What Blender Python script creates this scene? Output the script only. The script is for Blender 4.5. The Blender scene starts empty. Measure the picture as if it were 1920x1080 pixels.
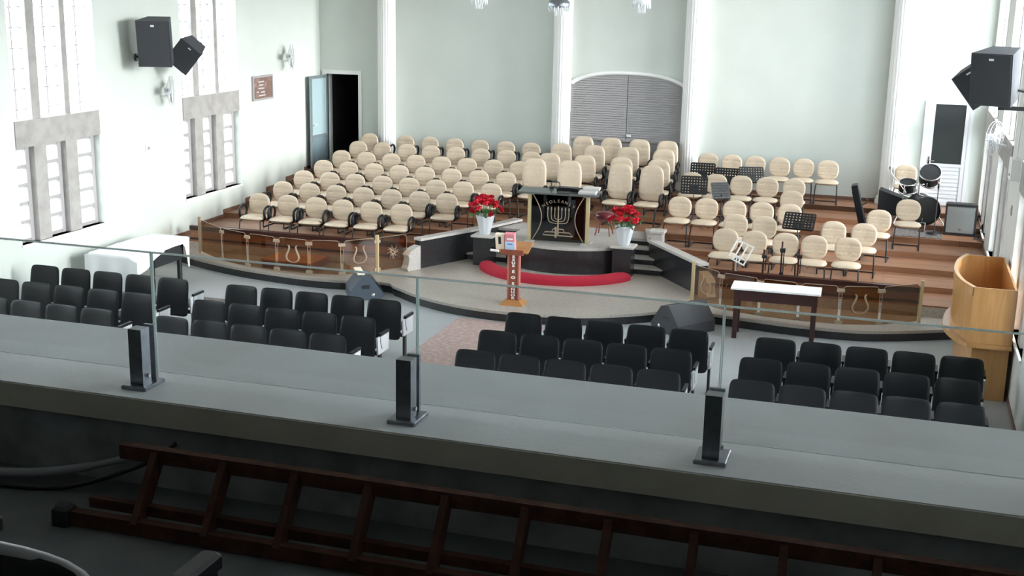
import bpy, math, random
from mathutils import Vector, Matrix
random.seed(7)
SC = bpy.context.scene
COL = SC.collection
PI = math.pi

# ------------------------------------------------------------------ camera, sky, exposure
CZ = 5.2
cam_d = bpy.data.cameras.new('camera'); cam = bpy.data.objects.new('camera', cam_d); COL.objects.link(cam)
cam_d.sensor_width = 36.0; cam_d.lens = 2317.1 / 1920 * 36; cam_d.clip_start = .05; cam_d.clip_end = 300
yaw, pit, rol = .298465, .239434, .020965
fw = Vector((-math.sin(yaw) * math.cos(pit), math.cos(yaw) * math.cos(pit), -math.sin(pit)))
rt = Vector((math.cos(yaw), math.sin(yaw), 0)); up = rt.cross(fw)
r2 = math.cos(rol) * rt + math.sin(rol) * up; u2 = -math.sin(rol) * rt + math.cos(rol) * up
mt = Matrix((r2, u2, -fw)).transposed().to_4x4(); mt.translation = (0, 0, CZ)
cam.matrix_world = mt
SC.camera = cam

w = bpy.data.worlds.new('sky'); SC.world = w; w.use_nodes = True
bg = w.node_tree.nodes['Background']; bg.inputs[0].default_value = (.90, .965, 1, 1); bg.inputs[1].default_value = 17.0
sun_d = bpy.data.lights.new('hazy_sun', 'SUN'); sun_d.energy = 12.5; sun_d.angle = math.radians(22); sun_d.color = (1, .97, .93)
sun = bpy.data.objects.new('hazy_sun', sun_d); COL.objects.link(sun)
sun.rotation_euler = Vector((-math.cos(math.radians(11)) * math.cos(math.radians(10)), math.cos(math.radians(11)) * math.sin(math.radians(10)), -math.sin(math.radians(11)))).to_track_quat('-Z', 'Y').to_euler()
SC.view_settings.view_transform = 'Standard'; SC.view_settings.look = 'None'
SC.view_settings.exposure = 0.0; SC.view_settings.gamma = 1.0; SC.view_settings.use_curve_mapping = False
SC.cycles.max_bounces = 12; SC.cycles.diffuse_bounces = 6; SC.cycles.transparent_max_bounces = 16
SC.cycles.use_denoising = True
SC.cycles.sample_clamp_indirect = 10

XL, XR, YB, YR = -13.08, 1.72, 26.8, -6.0     # left / right / stage-end / rear wall faces
CX = -5.68                                   # hall axis
ZC = 8.2                                     # ceiling
WIN = [(20.83, 22.95), (16.05, 18.2), (11.25, 13.4), (6.45, 8.6)]  # last one is out of view, added back to brighten the ledge
SILL, HB, HT, WT = 1.04, 2.58, 3.0, 7.0
RWIN = [(24.0, 26.6), (20.2, 22.8), (15.8, 18.4), (11.0, 13.6), (6.3, 8.9)]  # last one likewise unseen, added for light on the balcony

# daylight portals: they give off no light themselves, they only guide sampling of the sky through the windows
def portal(name, x, y0, y1, z0, z1, face):
    d = bpy.data.lights.new(name, 'AREA'); d.shape = 'RECTANGLE'; d.size = z1 - z0; d.size_y = y1 - y0
    d.cycles.is_portal = True
    o = bpy.data.objects.new(name, d); COL.objects.link(o)
    o.location = (x, (y0 + y1) / 2, (z0 + z1) / 2); o.rotation_euler = (0, -PI / 2 if face > 0 else PI / 2, 0)
for a, b in WIN: portal('window_portal', XL - .3, a, b, SILL, WT, 1)
for a, b in RWIN: portal('window_portal', XR + .3, a, b, .85, WT, -1)

# ------------------------------------------------------------------ materials
def mat(name, col, rough=.5, metal=0, spec=.5, noise=None, bump=None, coat=0):
    """noise=(scale, second colour, lo, hi); bump=(scale, strength)"""
    m = bpy.data.materials.new(name); m.use_nodes = True
    nt = m.node_tree; b = nt.nodes['Principled BSDF']
    b.inputs['Base Color'].default_value = (*col, 1); b.inputs['Roughness'].default_value = rough
    b.inputs['Metallic'].default_value = metal; b.inputs['Specular IOR Level'].default_value = spec
    b.inputs['Coat Weight'].default_value = coat
    tc = nt.nodes.new('ShaderNodeTexCoord')
    if noise:
        n = nt.nodes.new('ShaderNodeTexNoise'); n.inputs['Scale'].default_value = noise[0]; n.inputs['Detail'].default_value = 6
        r = nt.nodes.new('ShaderNodeValToRGB'); r.color_ramp.elements[0].position = noise[2]; r.color_ramp.elements[1].position = noise[3]
        r.color_ramp.elements[0].color = (*col, 1); r.color_ramp.elements[1].color = (*noise[1], 1)
        nt.links.new(tc.outputs['Object'], n.inputs['Vector']); nt.links.new(n.outputs['Fac'], r.inputs['Fac'])
        nt.links.new(r.outputs['Color'], b.inputs['Base Color'])
    if bump:
        n2 = nt.nodes.new('ShaderNodeTexNoise'); n2.inputs['Scale'].default_value = bump[0]; n2.inputs['Detail'].default_value = 4
        bp = nt.nodes.new('ShaderNodeBump'); bp.inputs['Strength'].default_value = bump[1]; bp.inputs['Distance'].default_value = .01
        nt.links.new(tc.outputs['Object'], n2.inputs['Vector']); nt.links.new(n2.outputs['Fac'], bp.inputs['Height'])
        nt.links.new(bp.outputs['Normal'], b.inputs['Normal'])
    return m
def wood(name, c1, c2, rough=.4, board=None, grain=(1.2, 14, 14), coat=0):
    m = bpy.data.materials.new(name); m.use_nodes = True
    nt = m.node_tree; b = nt.nodes['Principled BSDF']; b.inputs['Roughness'].default_value = rough; b.inputs['Coat Weight'].default_value = coat
    tc = nt.nodes.new('ShaderNodeTexCoord'); mp = nt.nodes.new('ShaderNodeMapping'); mp.inputs['Scale'].default_value = grain
    n = nt.nodes.new('ShaderNodeTexNoise'); n.inputs['Scale'].default_value = 2.2; n.inputs['Detail'].default_value = 7; n.inputs['Distortion'].default_value = .6
    r = nt.nodes.new('ShaderNodeValToRGB'); r.color_ramp.elements[0].position = .3; r.color_ramp.elements[1].position = .72
    r.color_ramp.elements[0].color = (*c1, 1); r.color_ramp.elements[1].color = (*c2, 1)
    nt.links.new(tc.outputs['Object'], mp.inputs['Vector']); nt.links.new(mp.outputs['Vector'], n.inputs['Vector']); nt.links.new(n.outputs['Fac'], r.inputs['Fac'])
    out = r.outputs['Color']
    if board:
        br = nt.nodes.new('ShaderNodeTexBrick'); br.inputs['Scale'].default_value = 1.0
        br.inputs['Brick Width'].default_value = 2.6; br.inputs['Row Height'].default_value = board; br.inputs['Mortar Size'].default_value = .004
        br.inputs['Color1'].default_value = (1, 1, 1, 1); br.inputs['Color2'].default_value = (.68, .68, .68, 1); br.inputs['Mortar'].default_value = (.25, .25, .25, 1)
        mx = nt.nodes.new('ShaderNodeMix'); mx.data_type = 'RGBA'; mx.blend_type = 'MULTIPLY'; mx.inputs[0].default_value = 1
        nt.links.new(tc.outputs['Object'], br.inputs['Vector'])
        nt.links.new(out, mx.inputs[6]); nt.links.new(br.outputs['Color'], mx.inputs[7]); out = mx.outputs[2]
    nt.links.new(out, b.inputs['Base Color'])
    return m
def glass(name, tint, gloss=.06, rough=.02, ior=1.45):
    m = bpy.data.materials.new(name); m.use_nodes = True; nt = m.node_tree
    for n in list(nt.nodes): nt.nodes.remove(n)
    o = nt.nodes.new('ShaderNodeOutputMaterial'); mx = nt.nodes.new('ShaderNodeMixShader'); t = nt.nodes.new('ShaderNodeBsdfTransparent'); g = nt.nodes.new('ShaderNodeBsdfGlossy')
    t.inputs[0].default_value = (*tint, 1); g.inputs[0].default_value = (1, 1, 1, 1); g.inputs['Roughness'].default_value = rough
    mx.inputs[0].default_value = gloss
    nt.links.new(t.outputs[0], mx.inputs[1]); nt.links.new(g.outputs[0], mx.inputs[2]); nt.links.new(mx.outputs[0], o.inputs[0])
    return m
M = dict(
    wall=mat('mint_wall_paint', (.61, .65, .612), .55, noise=(1.3, (.58, .615, .58), .35, .75), bump=(60, .08)),
    walls=mat('pale_wall_paint', (.66, .665, .64), .6, noise=(1.2, (.60, .605, .58), .4, .8), bump=(60, .08)), rear=mat('rear_bounce_cut', (.22, .22, .21), .7),  # unseen rear wall darkened to cut bounce onto the balcony
    ceil=mat('ceiling_boards', (.58, .56, .52), .7),
    white=mat('white_paint', (.82, .82, .81), .45),
    concrete=mat('bare_concrete', (.36, .345, .33), .8, noise=(5, (.27, .26, .25), .4, .75), bump=(25, .2)),
    ledge=mat('ledge_screed', (.66, .69, .72), .5, noise=(2.2, (.54, .555, .565), .35, .75), bump=(40, .1)),
    face=mat('ledge_front_paint', (.66, .63, .54), .7, noise=(6, (.57, .545, .46), .4, .8)),
    bfloor=mat("balcony_floor", (.115, .13, .135), .6, noise=(6, (.08, .09, .095), .35, .75), bump=(40, .15)),
    floor=mat('terrazzo_floor', (.42, .43, .445), .42, noise=(55, (.33, .34, .35), .45, .65)),
    marble=mat('stage_granite', (.44, .395, .35), .35, noise=(38, (.33, .29, .255), .42, .66)),
    cap=mat('pale_granite', (.52, .49, .46), .32, noise=(45, (.40, .375, .355), .45, .65)),
    black_granite=mat('black_granite', (.022, .022, .024), .22, noise=(60, (.05, .05, .052), .55, .7)),
    carpet=mat('pink_aisle_stone', (.40, .27, .25), .7, noise=(14, (.52, .42, .39), .45, .7)),
    cream=mat('cream_vinyl', (.585, .475, .362), .5, noise=(3, (.55, .445, .335), .4, .7)),
    blackp=mat('black_plastic', (.008, .009, .011), .38, spec=.3),
    blackm=mat('black_steel', (.02, .02, .021), .4),
    darkcloth=mat('black_fabric', (.016, .017, .02), .85, bump=(200, .2)),
    charcoal=mat('speaker_charcoal', (.045, .047, .054), .7, bump=(150, .2)),
    navy=mat('monitor_blue_grey', (.055, .075, .10), .6, bump=(150, .15)),
    grille=mat('amp_grille_cloth', (.20, .21, .21), .8, bump=(220, .3)),
    steel=mat('brushed_steel', (.30, .32, .35), .35, metal=.9, noise=(30, (.24, .26, .29), .4, .7)),
    chrome=mat('chrome', (.75, .75, .76), .15, metal=1),
    sidep=mat('grey_side_panel', (.48, .49, .51), .5),
    trimg=mat('grey_seat_trim', (.42, .42, .46), .45),
    red=mat('red_velvet', (.40, .006, .028), .85, noise=(40, (.31, .004, .02), .4, .7), bump=(90, .3)),
    redflower=mat('red_petals', (.62, .012, .03), .55, noise=(20, (.50, .008, .03), .4, .7)),
    leaf=mat('green_leaves', (.05, .16, .035), .5),
    maroon=mat('maroon_leather', (.10, .012, .018), .25),
    vase=mat('pale_grey_vase', (.62, .66, .69), .3),
    cloth=mat('white_tablecloth', (.86, .87, .88), .8, bump=(12, .1)),
    wtop=mat('white_table_top', (.85, .84, .83), .4),
    dkwood=wood('dark_red_wood', (.030, .008, .008), (.055, .016, .014), .35),
    stagewood=wood('stage_boards', (.30, .135, .07), (.40, .195, .11), .38, board=.13),
    lowwall=wood('brown_panelling', (.15, .068, .036), (.23, .11, .06), .4),
    honey=wood('honey_veneer', (.47, .235, .082), (.58, .31, .12), .3, grain=(10, 10, .8), coat=.3),
    orange=wood('orange_brown_wood', (.36, .15, .045), (.46, .21, .07), .35),
    redwood=wood('reddish_lectern_wood', (.20, .055, .035), (.26, .075, .045), .4, grain=(12, 12, 1)),
    rust=mat("rusty_steel", (.06, .02, .011), .8, noise=(14, (.11, .04, .022), .45, .75), bump=(60, .4)),
    blonde=mat('brass_toned_post', (.55, .44, .25), .35),
    bronze=glass('bronze_tinted_glass', (.68, .53, .39), .045),
    smoke=glass('smoked_pulpit_glass', (.07, .05, .045), .06),
    clear=glass('railing_glass', (.945, .955, .955), .035, .01),
    pane=glass('window_glass', (.93, .95, .96), .04),
    rim=None,
    etch=mat('etched_emblem', (.36, .28, .20), .6),
    letter=mat('white_lettering', (.82, .78, .74), .6),
    alum=mat('white_aluminium', (.72, .73, .76), .35),
    alumd=mat('dull_aluminium', (.30, .35, .37), .35, metal=.5),
    frost=mat('frosted_door_panel', (.34, .45, .48), .3),
    frostd=mat('door_lower_panel', (.16, .22, .25), .35),
    dscreen=mat('dark_door_glass', (.035, .04, .042), .25),
    shutter=mat('grey_blind', (.36, .345, .35), .5),
    dark=mat('corridor_shade', (.035, .032, .036), .9),  # gloom behind the doorway put into a near-black wall colour
    crystal=mat('crystal', (.72, .74, .76), .1, spec=.8),
    winframe=mat('grey_window_frame', (.36, .345, .345), .5),
    plaque=mat('brown_plaque', (.20, .12, .10), .4, noise=(9, (.34, .24, .21), .5, .75)),
    card=mat('cream_card', (.78, .68, .54), .7), blue=mat('pale_blue_card', (.45, .62, .82), .6), pink=mat('pink_card', (.62, .22, .25), .6),
    ext=mat('outside_wall', (.055, .05, .048), .9), extg=mat('outside_ground', (.32, .31, .29), .95),
    paper=mat('paper', (.50, .48, .47), .8), hose=mat('grey_hose', (.33, .34, .37), .5),
    mat_=mat('woven_mat', (.10, .085, .08), .9, noise=(25, (.24, .21, .20), .45, .6)),
    skin=mat('drum_head', (.55, .55, .55), .5),
    base=wood('baseboard_wood', (.14, .075, .05), (.2, .11, .075), .5),
)

_m = bpy.data.materials.new('glass_edge'); _m.use_nodes = True; _n = _m.node_tree; _b = _n.nodes['Principled BSDF']; _b.inputs['Base Color'].default_value = (.8, .85, .84, 1)
_t = _n.nodes.new('ShaderNodeBsdfTranslucent'); _t.inputs[0].default_value = (.80, .86, .85, 1); _x = _n.nodes.new('ShaderNodeMixShader'); _x.inputs[0].default_value = .7
_n.links.new(_b.outputs[0], _x.inputs[1]); _n.links.new(_t.outputs[0], _x.inputs[2]); _n.links.new(_x.outputs[0], _n.nodes['Material Output'].inputs[0]); M['rim'] = _m
# ------------------------------------------------------------------ mesh helpers
class MB:
    def __init__(s): s.v = []; s.f = []; s.sm = []
    def add(s, vs, fs, smooth=False, tf=None):
        o = len(s.v)
        s.v += [tuple(tf @ Vector(p)) if tf else tuple(p) for p in vs]
        s.f += [tuple(i + o for i in f) for f in fs]; s.sm += [smooth] * len(fs)
        return s
    def box(s, x0, x1, y0, y1, z0, z1, tf=None):
        vs = [(x, y, z) for z in (z0, z1) for y in (y0, y1) for x in (x0, x1)]
        return s.add(vs, [(0, 2, 3, 1), (4, 5, 7, 6), (0, 1, 5, 4), (2, 6, 7, 3), (0, 4, 6, 2), (1, 3, 7, 5)], tf=tf)
    def cbox(s, x0, x1, y0, y1, z0, z1, c=.02, tf=None):
        """box with chamfered vertical and top edges"""
        def ring(d, z): return [(x0 + d, y0 + c, z), (x0 + c, y0 + d, z), (x1 - c, y0 + d, z), (x1 - d, y0 + c, z), (x1 - d, y1 - c, z), (x1 - c, y1 - d, z), (x0 + c, y1 - d, z), (x0 + d, y1 - c, z)]
        vs = ring(0, z0) + ring(0, z1 - c) + [((x0 + x1) / 2 + (x - (x0 + x1) / 2) * (1 - 2 * c / max(x1 - x0, .001)), (y0 + y1) / 2 + (y - (y0 + y1) / 2) * (1 - 2 * c / max(y1 - y0, .001)), z1) for x, y, z in ring(0, z1)]
        fs = [tuple(range(7, -1, -1)), tuple(range(16, 24))]
        for k in range(2):
            for i in range(8): fs.append((k * 8 + i, k * 8 + (i + 1) % 8, k * 8 + 8 + (i + 1) % 8, k * 8 + 8 + i))
        return s.add(vs, fs, tf=tf)
    def prism(s, poly, z0, z1, tf=None):
        n = len(poly); vs = [(p[0], p[1], z0) for p in poly] + [(p[0], p[1], z1) for p in poly]
        a = sum(poly[i][0] * poly[(i + 1) % n][1] - poly[(i + 1) % n][0] * poly[i][1] for i in range(n))
        fs = [tuple(range(n - 1, -1, -1)), tuple(range(n, 2 * n))] + [(i, (i + 1) % n, n + (i + 1) % n, n + i) for i in range(n)]
        if a < 0: fs = [tuple(reversed(f)) for f in fs]
        return s.add(vs, fs, tf=tf)
    def tube(s, pts, r, n=8, closed=False, tf=None, caps=True):
        pts = [Vector(p) for p in pts]; k = len(pts); vs = []; fs = []; prev = None
        for i, p in enumerate(pts):
            if closed: t = pts[(i + 1) % k] - pts[i - 1]
            else: t = pts[min(i + 1, k - 1)] - pts[max(i - 1, 0)]
            t.normalize()
            if prev is None:
                a = Vector((0, 0, 1)) if abs(t.z) < .9 else Vector((1, 0, 0)); nrm = t.cross(a).normalized()
            else:
                nrm = prev - t * prev.dot(t); nrm = nrm.normalized() if nrm.length > 1e-6 else prev
            prev = nrm; b = t.cross(nrm); rr = r[i] if isinstance(r, (list, tuple)) else r
            vs += [p + (nrm * math.cos(2 * PI * j / n) + b * math.sin(2 * PI * j / n)) * rr for j in range(n)]
        m = k if closed else k - 1
        for i in range(m):
            for j in range(n):
                a0 = i * n + j; a1 = i * n + (j + 1) % n; b0 = ((i + 1) % k) * n + j; b1 = ((i + 1) % k) * n + (j + 1) % n
                fs.append((a0, a1, b1, b0))
        s.add(vs, fs, True, tf)
        if caps and not closed:
            s.add(vs[:n], [tuple(range(n - 1, -1, -1))], False, tf); s.add(vs[-n:], [tuple(range(n))], False, tf)
        return s
    def cyl(s, a, b, r, n=12, tf=None): return s.tube([a, b], r, n, tf=tf)
    def lathe(s, prof, n=24, tf=None, smooth=True, caps=True):
        vs = []; fs = []
        for r, z in prof: vs += [(r * math.cos(2 * PI * j / n), r * math.sin(2 * PI * j / n), z) for j in range(n)]
        for i in range(len(prof) - 1):
            for j in range(n): fs.append((i * n + j, i * n + (j + 1) % n, (i + 1) * n + (j + 1) % n, (i + 1) * n + j))
        s.add(vs, fs, smooth, tf)
        if caps: s.add([vs[j] for j in range(n)], [tuple(range(n - 1, -1, -1))], False, tf); s.add(vs[-n:], [tuple(range(n))], False, tf)
        return s
    def cushion(s, w, h, t, n=3.2, g=10, ribs=None, taper=0, tf=None, bow=0):
        """pillow in the XZ plane, thickness along Y (front is -Y)"""
        vs = []; fs = []
        for side in (-1, 1):
            o = len(vs)
            for j in range(g + 1):
                for i in range(g + 1):
                    u = math.sin((i / g * 2 - 1) * PI / 2); v = math.sin((j / g * 2 - 1) * PI / 2)
                    r = max(abs(u), abs(v))
                    if r < 1e-6: sx = 1
                    else:
                        du, dv = abs(u) / r, abs(v) / r; sx = (du ** n + dv ** n) ** (-1 / n)
                    x, z = u * sx, v * sx
                    d = t / 2 * (max(0, 1 - r ** 4)) ** .5
                    if ribs and side < 0:
                        for q in ribs: d -= .011 * math.exp(-((z - q) / .05) ** 2) * (1 if abs(x) < .8 else 0)
                    xx = x * w / 2 * (1 - taper * z)
                    vs.append((xx, side * d + bow * (x * x), z * h / 2))
            for j in range(g):
                for i in range(g):
                    a = o + j * (g + 1) + i; q = (a, a + 1, a + g + 2, a + g + 1)
                    fs.append(q if side < 0 else tuple(reversed(q)))
        return s.add(vs, fs, True, tf)
    def build(s, name, m, parent=None, loc=None, rot=None):
        me = bpy.data.meshes.new(name); me.from_pydata(s.v, [], s.f); me.materials.append(M[m] if isinstance(m, str) else m)
        me.polygons.foreach_set('use_smooth', s.sm); me.update()
        o = bpy.data.objects.new(name, me); COL.objects.link(o)
        if parent: o.parent = parent
        if loc: o.location = loc
        if rot: o.rotation_euler = rot
        return o
T = Matrix.Translation
def Rx(a): return Matrix.Rotation(a, 4, 'X')
def Ry(a): return Matrix.Rotation(a, 4, 'Y')
def Rz(a): return Matrix.Rotation(a, 4, 'Z')
def tag(o, label, cat, group=None):
    o['label'] = label; o['category'] = cat
    if group: o['group'] = group
    return o
def struct(o, label=None):
    o['kind'] = 'structure'
    if label: o['label'] = label
    return o
def thing(name, label, cat, loc=(0, 0, 0), rz=0, group=None):
    o = bpy.data.objects.new(name, None); o.empty_display_size = .1; COL.objects.link(o)
    o.location = loc; o.rotation_euler = (0, 0, rz)
    return tag(o, label, cat, group)
def kids(o): return [c for c in bpy.data.objects if c.parent == o]
TREE = {}
def remember(root): TREE[root.name] = [(c, [d for d in kids(c)]) for c in kids(root)]
def dup(root, loc, rz=0, label=None, group=None, scale=None):
    r = root.copy(); COL.objects.link(r); r.location = loc; r.rotation_euler = (0, 0, rz)
    if scale: r.scale = scale
    if label: r['label'] = label
    if group: r['group'] = group
    for c, sub in TREE[root.name]:
        k = c.copy(); COL.objects.link(k); k.parent = r
        for d in sub:
            e = d.copy(); COL.objects.link(e); e.parent = k
    return r
def arc(cx, cy, r, a0, a1, n): return [(cx + r * math.cos(math.radians(a0 + (a1 - a0) * i / n)), cy + r * math.sin(math.radians(a0 + (a1 - a0) * i / n))) for i in range(n + 1)]
def smoothline(pts, k=6):
    P = [Vector(p) for p in pts]; out = []
    for i in range(len(P) - 1):
        a = P[max(i - 1, 0)]; b = P[i]; c = P[i + 1]; d = P[min(i + 2, len(P) - 1)]
        for j in range(k):
            t = j / k
            out.append(.5 * ((2 * b) + (c - a) * t + (2 * a - 5 * b + 4 * c - d) * t * t + (3 * b - a - 3 * c + d) * t ** 3))
    return [tuple(p) for p in out] + [tuple(P[-1])]
ORD = ['first', 'second', 'third', 'fourth', 'fifth', 'sixth', 'seventh', 'eighth', 'ninth', 'tenth']

def text_mesh(name, cu, parent, loc, rot, sx=1):
    tmp = bpy.data.objects.new('tmp', cu); COL.objects.link(tmp)
    bpy.context.view_layer.update(); me = bpy.data.meshes.new_from_object(tmp.evaluated_get(bpy.context.evaluated_depsgraph_get()))
    bpy.data.objects.remove(tmp)
    o = bpy.data.objects.new(name, me); COL.objects.link(o); o.parent = parent; o.location = loc; o.rotation_euler = rot; o.scale = (sx, 1, 1)
    return o

# ------------------------------------------------------------------ room shell
struct(MB().box(XL - .3, XR + .3, 4.0, YB + .3, -.2, 0).build('floor', 'floor'), 'grey terrazzo hall floor')
struct(MB().box(XL - .3, XR + .3, YR - .3, YB + .3, ZC, ZC + .2).build('ceiling', 'ceil'))
struct(MB().box(XL - .3, XR + .3, YR - .3, YR, -.2, ZC).build('wall_rear', 'rear'))
def sidewall(name, m, xa, xb, wins, z0):
    b = MB(); ys = YR
    for a, c in sorted(wins):
        b.box(xa, xb, ys, a, -.2, ZC); b.box(xa, xb, a, c, -.2, z0); b.box(xa, xb, a, c, WT, ZC); ys = c
    b.box(xa, xb, ys, YB + .3, -.2, ZC)
    return struct(b.build(name, m))
sidewall('wall_left', 'wall', XL - .3, XL, WIN, SILL)
sidewall('wall_right', 'walls', XR, XR + .3, RWIN, .85)
# stage-end wall with a doorway at the far left
b = MB(); DX0, DX1, DZ0, DZ1 = -12.92, -12.1, .96, 3.12
b.box(XL, DX0, YB, YB + .3, -.2, ZC); b.box(DX1, XR, YB, YB + .3, -.2, ZC); b.box(DX0, DX1, YB, YB + .3, DZ1, ZC); b.box(DX0, DX1, YB, YB + .3, -.2, DZ0)
struct(b.build('wall_stage_end', 'wall'))
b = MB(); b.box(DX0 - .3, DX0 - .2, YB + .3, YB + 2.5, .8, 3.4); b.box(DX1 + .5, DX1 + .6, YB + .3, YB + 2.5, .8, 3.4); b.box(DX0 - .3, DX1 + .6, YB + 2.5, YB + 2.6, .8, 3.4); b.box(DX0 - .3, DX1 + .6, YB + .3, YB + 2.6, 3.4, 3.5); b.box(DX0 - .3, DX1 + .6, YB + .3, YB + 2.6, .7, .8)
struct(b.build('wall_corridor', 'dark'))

# windows of the left wall: concrete header and posts, hinged metal frames with panes
def window(idx, y0, y1, side, lower_z):
    X = XL if side < 0 else XR; s = side
    root = bpy.data.objects.new('window_%d' % idx, None); COL.objects.link(root); root['kind'] = 'structure'
    root['label'] = ('tall window with concrete posts and header in the %s wall, %s from the stage' % ('left' if s < 0 else 'right', ORD[idx - (1 if s < 0 else 6)]))
    def bx(xa, xb, *r):     # depth measured outward from the wall face
        lo, hi = sorted((X + s * xa, X + s * xb)); return lo, hi
    W = y1 - y0
    h = MB(); h.box(*bx(-.02, .28), y0 - .0, y1 + .0, HB, HT); h.build('header', 'concrete', root)
    posts = [y0 + W * .285, y0 + W * .655]
    for p, wd in zip(posts, (.30, .30)):
        MB().box(*bx(.02, .26), p - wd / 2, p + wd / 2, lower_z, HB).build('post', 'concrete', root)
    for p, wd in zip(posts, (.20, .13)):
        MB().box(*bx(.05, .22), p - wd / 2, p + wd / 2, HT, WT).build('post', 'concrete', root)
    MB().box(*bx(-.03, .28), y0 - .03, y1 + .03, lower_z - .035, lower_z).build('sill', 'white', root)
    edges = [(y0, posts[0] - .15), (posts[0] + .15, posts[1] - .15), (posts[1] + .15, y1)]
    for a, c in edges:
        a += .005; c -= .005; f = MB(); n = 5
        f.box(*bx(.12, .2), a, a + .05, lower_z, HB); f.box(*bx(.12, .2), c - .09, c, lower_z, HB)
        for k in range(n + 1):
            z = lower_z + .03 + (HB - lower_z - .06) * k / n; f.box(*bx(.13, .20), a, c, z - .03, z + .03)
        fr = f.build('sash', 'winframe', root)
        for k in range(n):
            z0 = lower_z + .06 + (HB - lower_z - .06) * k / n; z1 = lower_z + .01 + (HB - lower_z - .06) * (k + 1) / n
            MB().box(*bx(.165, .172), a + .05, c - .09, z0, z1).build('pane', 'pane', fr)
    ue = [(y0, posts[0] - .10), (posts[0] + .10, posts[1] - .065), (posts[1] + .065, y1)]
    for q, (a, c) in enumerate(ue):
        f = MB(); n = 12; m = a + (c - a) * (.55 if q < 2 else .6)
        f.box(*bx(.155, .18), m - .014, m + .014, HT, WT)
        for k in range(n):
            z = HT + .15 + (WT - HT - .2) * k / n; f.box(*bx(.155, .175), a, c, z - .006, z + .006); f.box(*bx(.14, .19), m - .02, m + .02, z - .014, z + .014)
        fr = f.build('sash', 'winframe', root)
        MB().box(*bx(.165, .172), a, m, HT, WT).build('pane', 'pane', fr); MB().box(*bx(.165, .172), m, c, HT, WT).build('pane', 'pane', fr)
    return root
for i, (a, c) in enumerate(WIN): window(i + 1, a, c, -1, SILL)
for i, (a, c) in enumerate(RWIN): window(i + 6, a, c, 1, .85)
# outside the windows
struct(MB().box(-70, 60, -50, 80, -1.2, -1).build('ground_outside', 'extg'))
struct(MB().box(XL - 3.4, XL - 3.2, 10, 19.6, -1, .95).build('wall_outside', 'ext'))

# baseboards follow the tiers
LEV = [.36 + .1 * k for k in range(7)]; EDG = [20.35 + .92 * k for k in range(7)]; LOBE = .17
for s, X in ((-1, XL), (1, XR)):
    b = MB()
    for k in range(7):
        y0 = EDG[k]; y1 = EDG[k + 1] if k < 6 else YB
        b.box(*sorted((X, X - s * .02)), y0, y1, LEV[k], LEV[k] + .06)
    b.box(*sorted((X, X - s * .02)), 4.4, EDG[0], 0, .06)
    struct(b.build('baseboard_left' if s < 0 else 'baseboard_right', 'base'))
b = MB(); b.box(DX1 + .08, .45, YB - .02, YB, LEV[6], LEV[6] + .07); struct(b.build('baseboard_stage_end', 'base'))

# columns
def column(x, n=20):
    b = MB(); prof = []; R = .205; N = n * 4
    zs = [LEV[6] + .16, ZC]; vs = []; fs = []
    for z in zs:
        for j in range(N):
            r = R - .009 * (1 - abs(math.cos(PI * j / 4)) ** .5); a = 2 * PI * j / N
            vs.append((r * math.cos(a), r * math.sin(a), z))
    for j in range(N): fs.append((j, (j + 1) % N, N + (j + 1) % N, N + j))
    b.add(vs, fs, False)
    b.lathe([(.27, LEV[6]), (.27, LEV[6] + .07), (.245, LEV[6] + .09), (.25, LEV[6] + .13), (.215, LEV[6] + .17)], 28)
    return b.build('column', 'white', loc=(x, YB - .14, 0))
for i, x in enumerate((-11.33, -7.15, -4.26, -.05)):
    struct(column(x), 'fluted white column, %s from the left on the stage-end wall' % ORD[i])

# arched recess with grey blinds between the middle columns
AX0, AX1, AZ0, AZ1, ACR = -6.95, -4.42, 1.97, 3.12, .26
def archz(x): u = (x - (AX0 + AX1) / 2) / ((AX1 - AX0) / 2); return AZ1 + ACR * (max(0, 1 - abs(u) ** 2.6)) ** .75
ar = bpy.data.objects.new('window_11', None); COL.objects.link(ar); ar['kind'] = 'structure'; ar['label'] = 'arched opening closed by grey blinds between the two middle columns'
for q, (xa, xb) in enumerate(((AX0, (AX0 + AX1) / 2 - .01), ((AX0 + AX1) / 2 + .01, AX1))):
    b = MB(); z = AZ0; n = 16
    while z < AZ1 + ACR:
        for i in range(n):
            a = xa + (xb - xa) * i / n; c = xa + (xb - xa) * (i + 1) / n; lim = min(archz(a), archz(c)) + .02
            if z + .02 < lim:
                zz = min(z + .048, lim)
                b.add([(a, YB - .035, z), (c, YB - .035, z), (c, YB - .012, zz), (a, YB - .012, zz)], [(0, 1, 2, 3)])
        z += .05
    b.build('blind', 'shutter', ar)
MB().tube([(AX0 + (AX1 - AX0) * i / 40, YB - .03, archz(AX0 + (AX1 - AX0) * i / 40) + .03) for i in range(41)], .045, 8).build('arch_trim', 'white', ar)
MB().box(AX0, AX1, YB - .06, YB, AZ0 - .05, AZ0).build('sill', 'shutter', ar)
MB().box(AX0 + .02, AX1 - .02, YB - .015, YB - .001, LEV[6], AZ0 - .05).build('apron_panel', 'shutter', ar)
MB().box(-5.67, -5.57, YB - .05, YB - .035, 2.03, 2.08).build('latch', 'white', ar)

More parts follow.
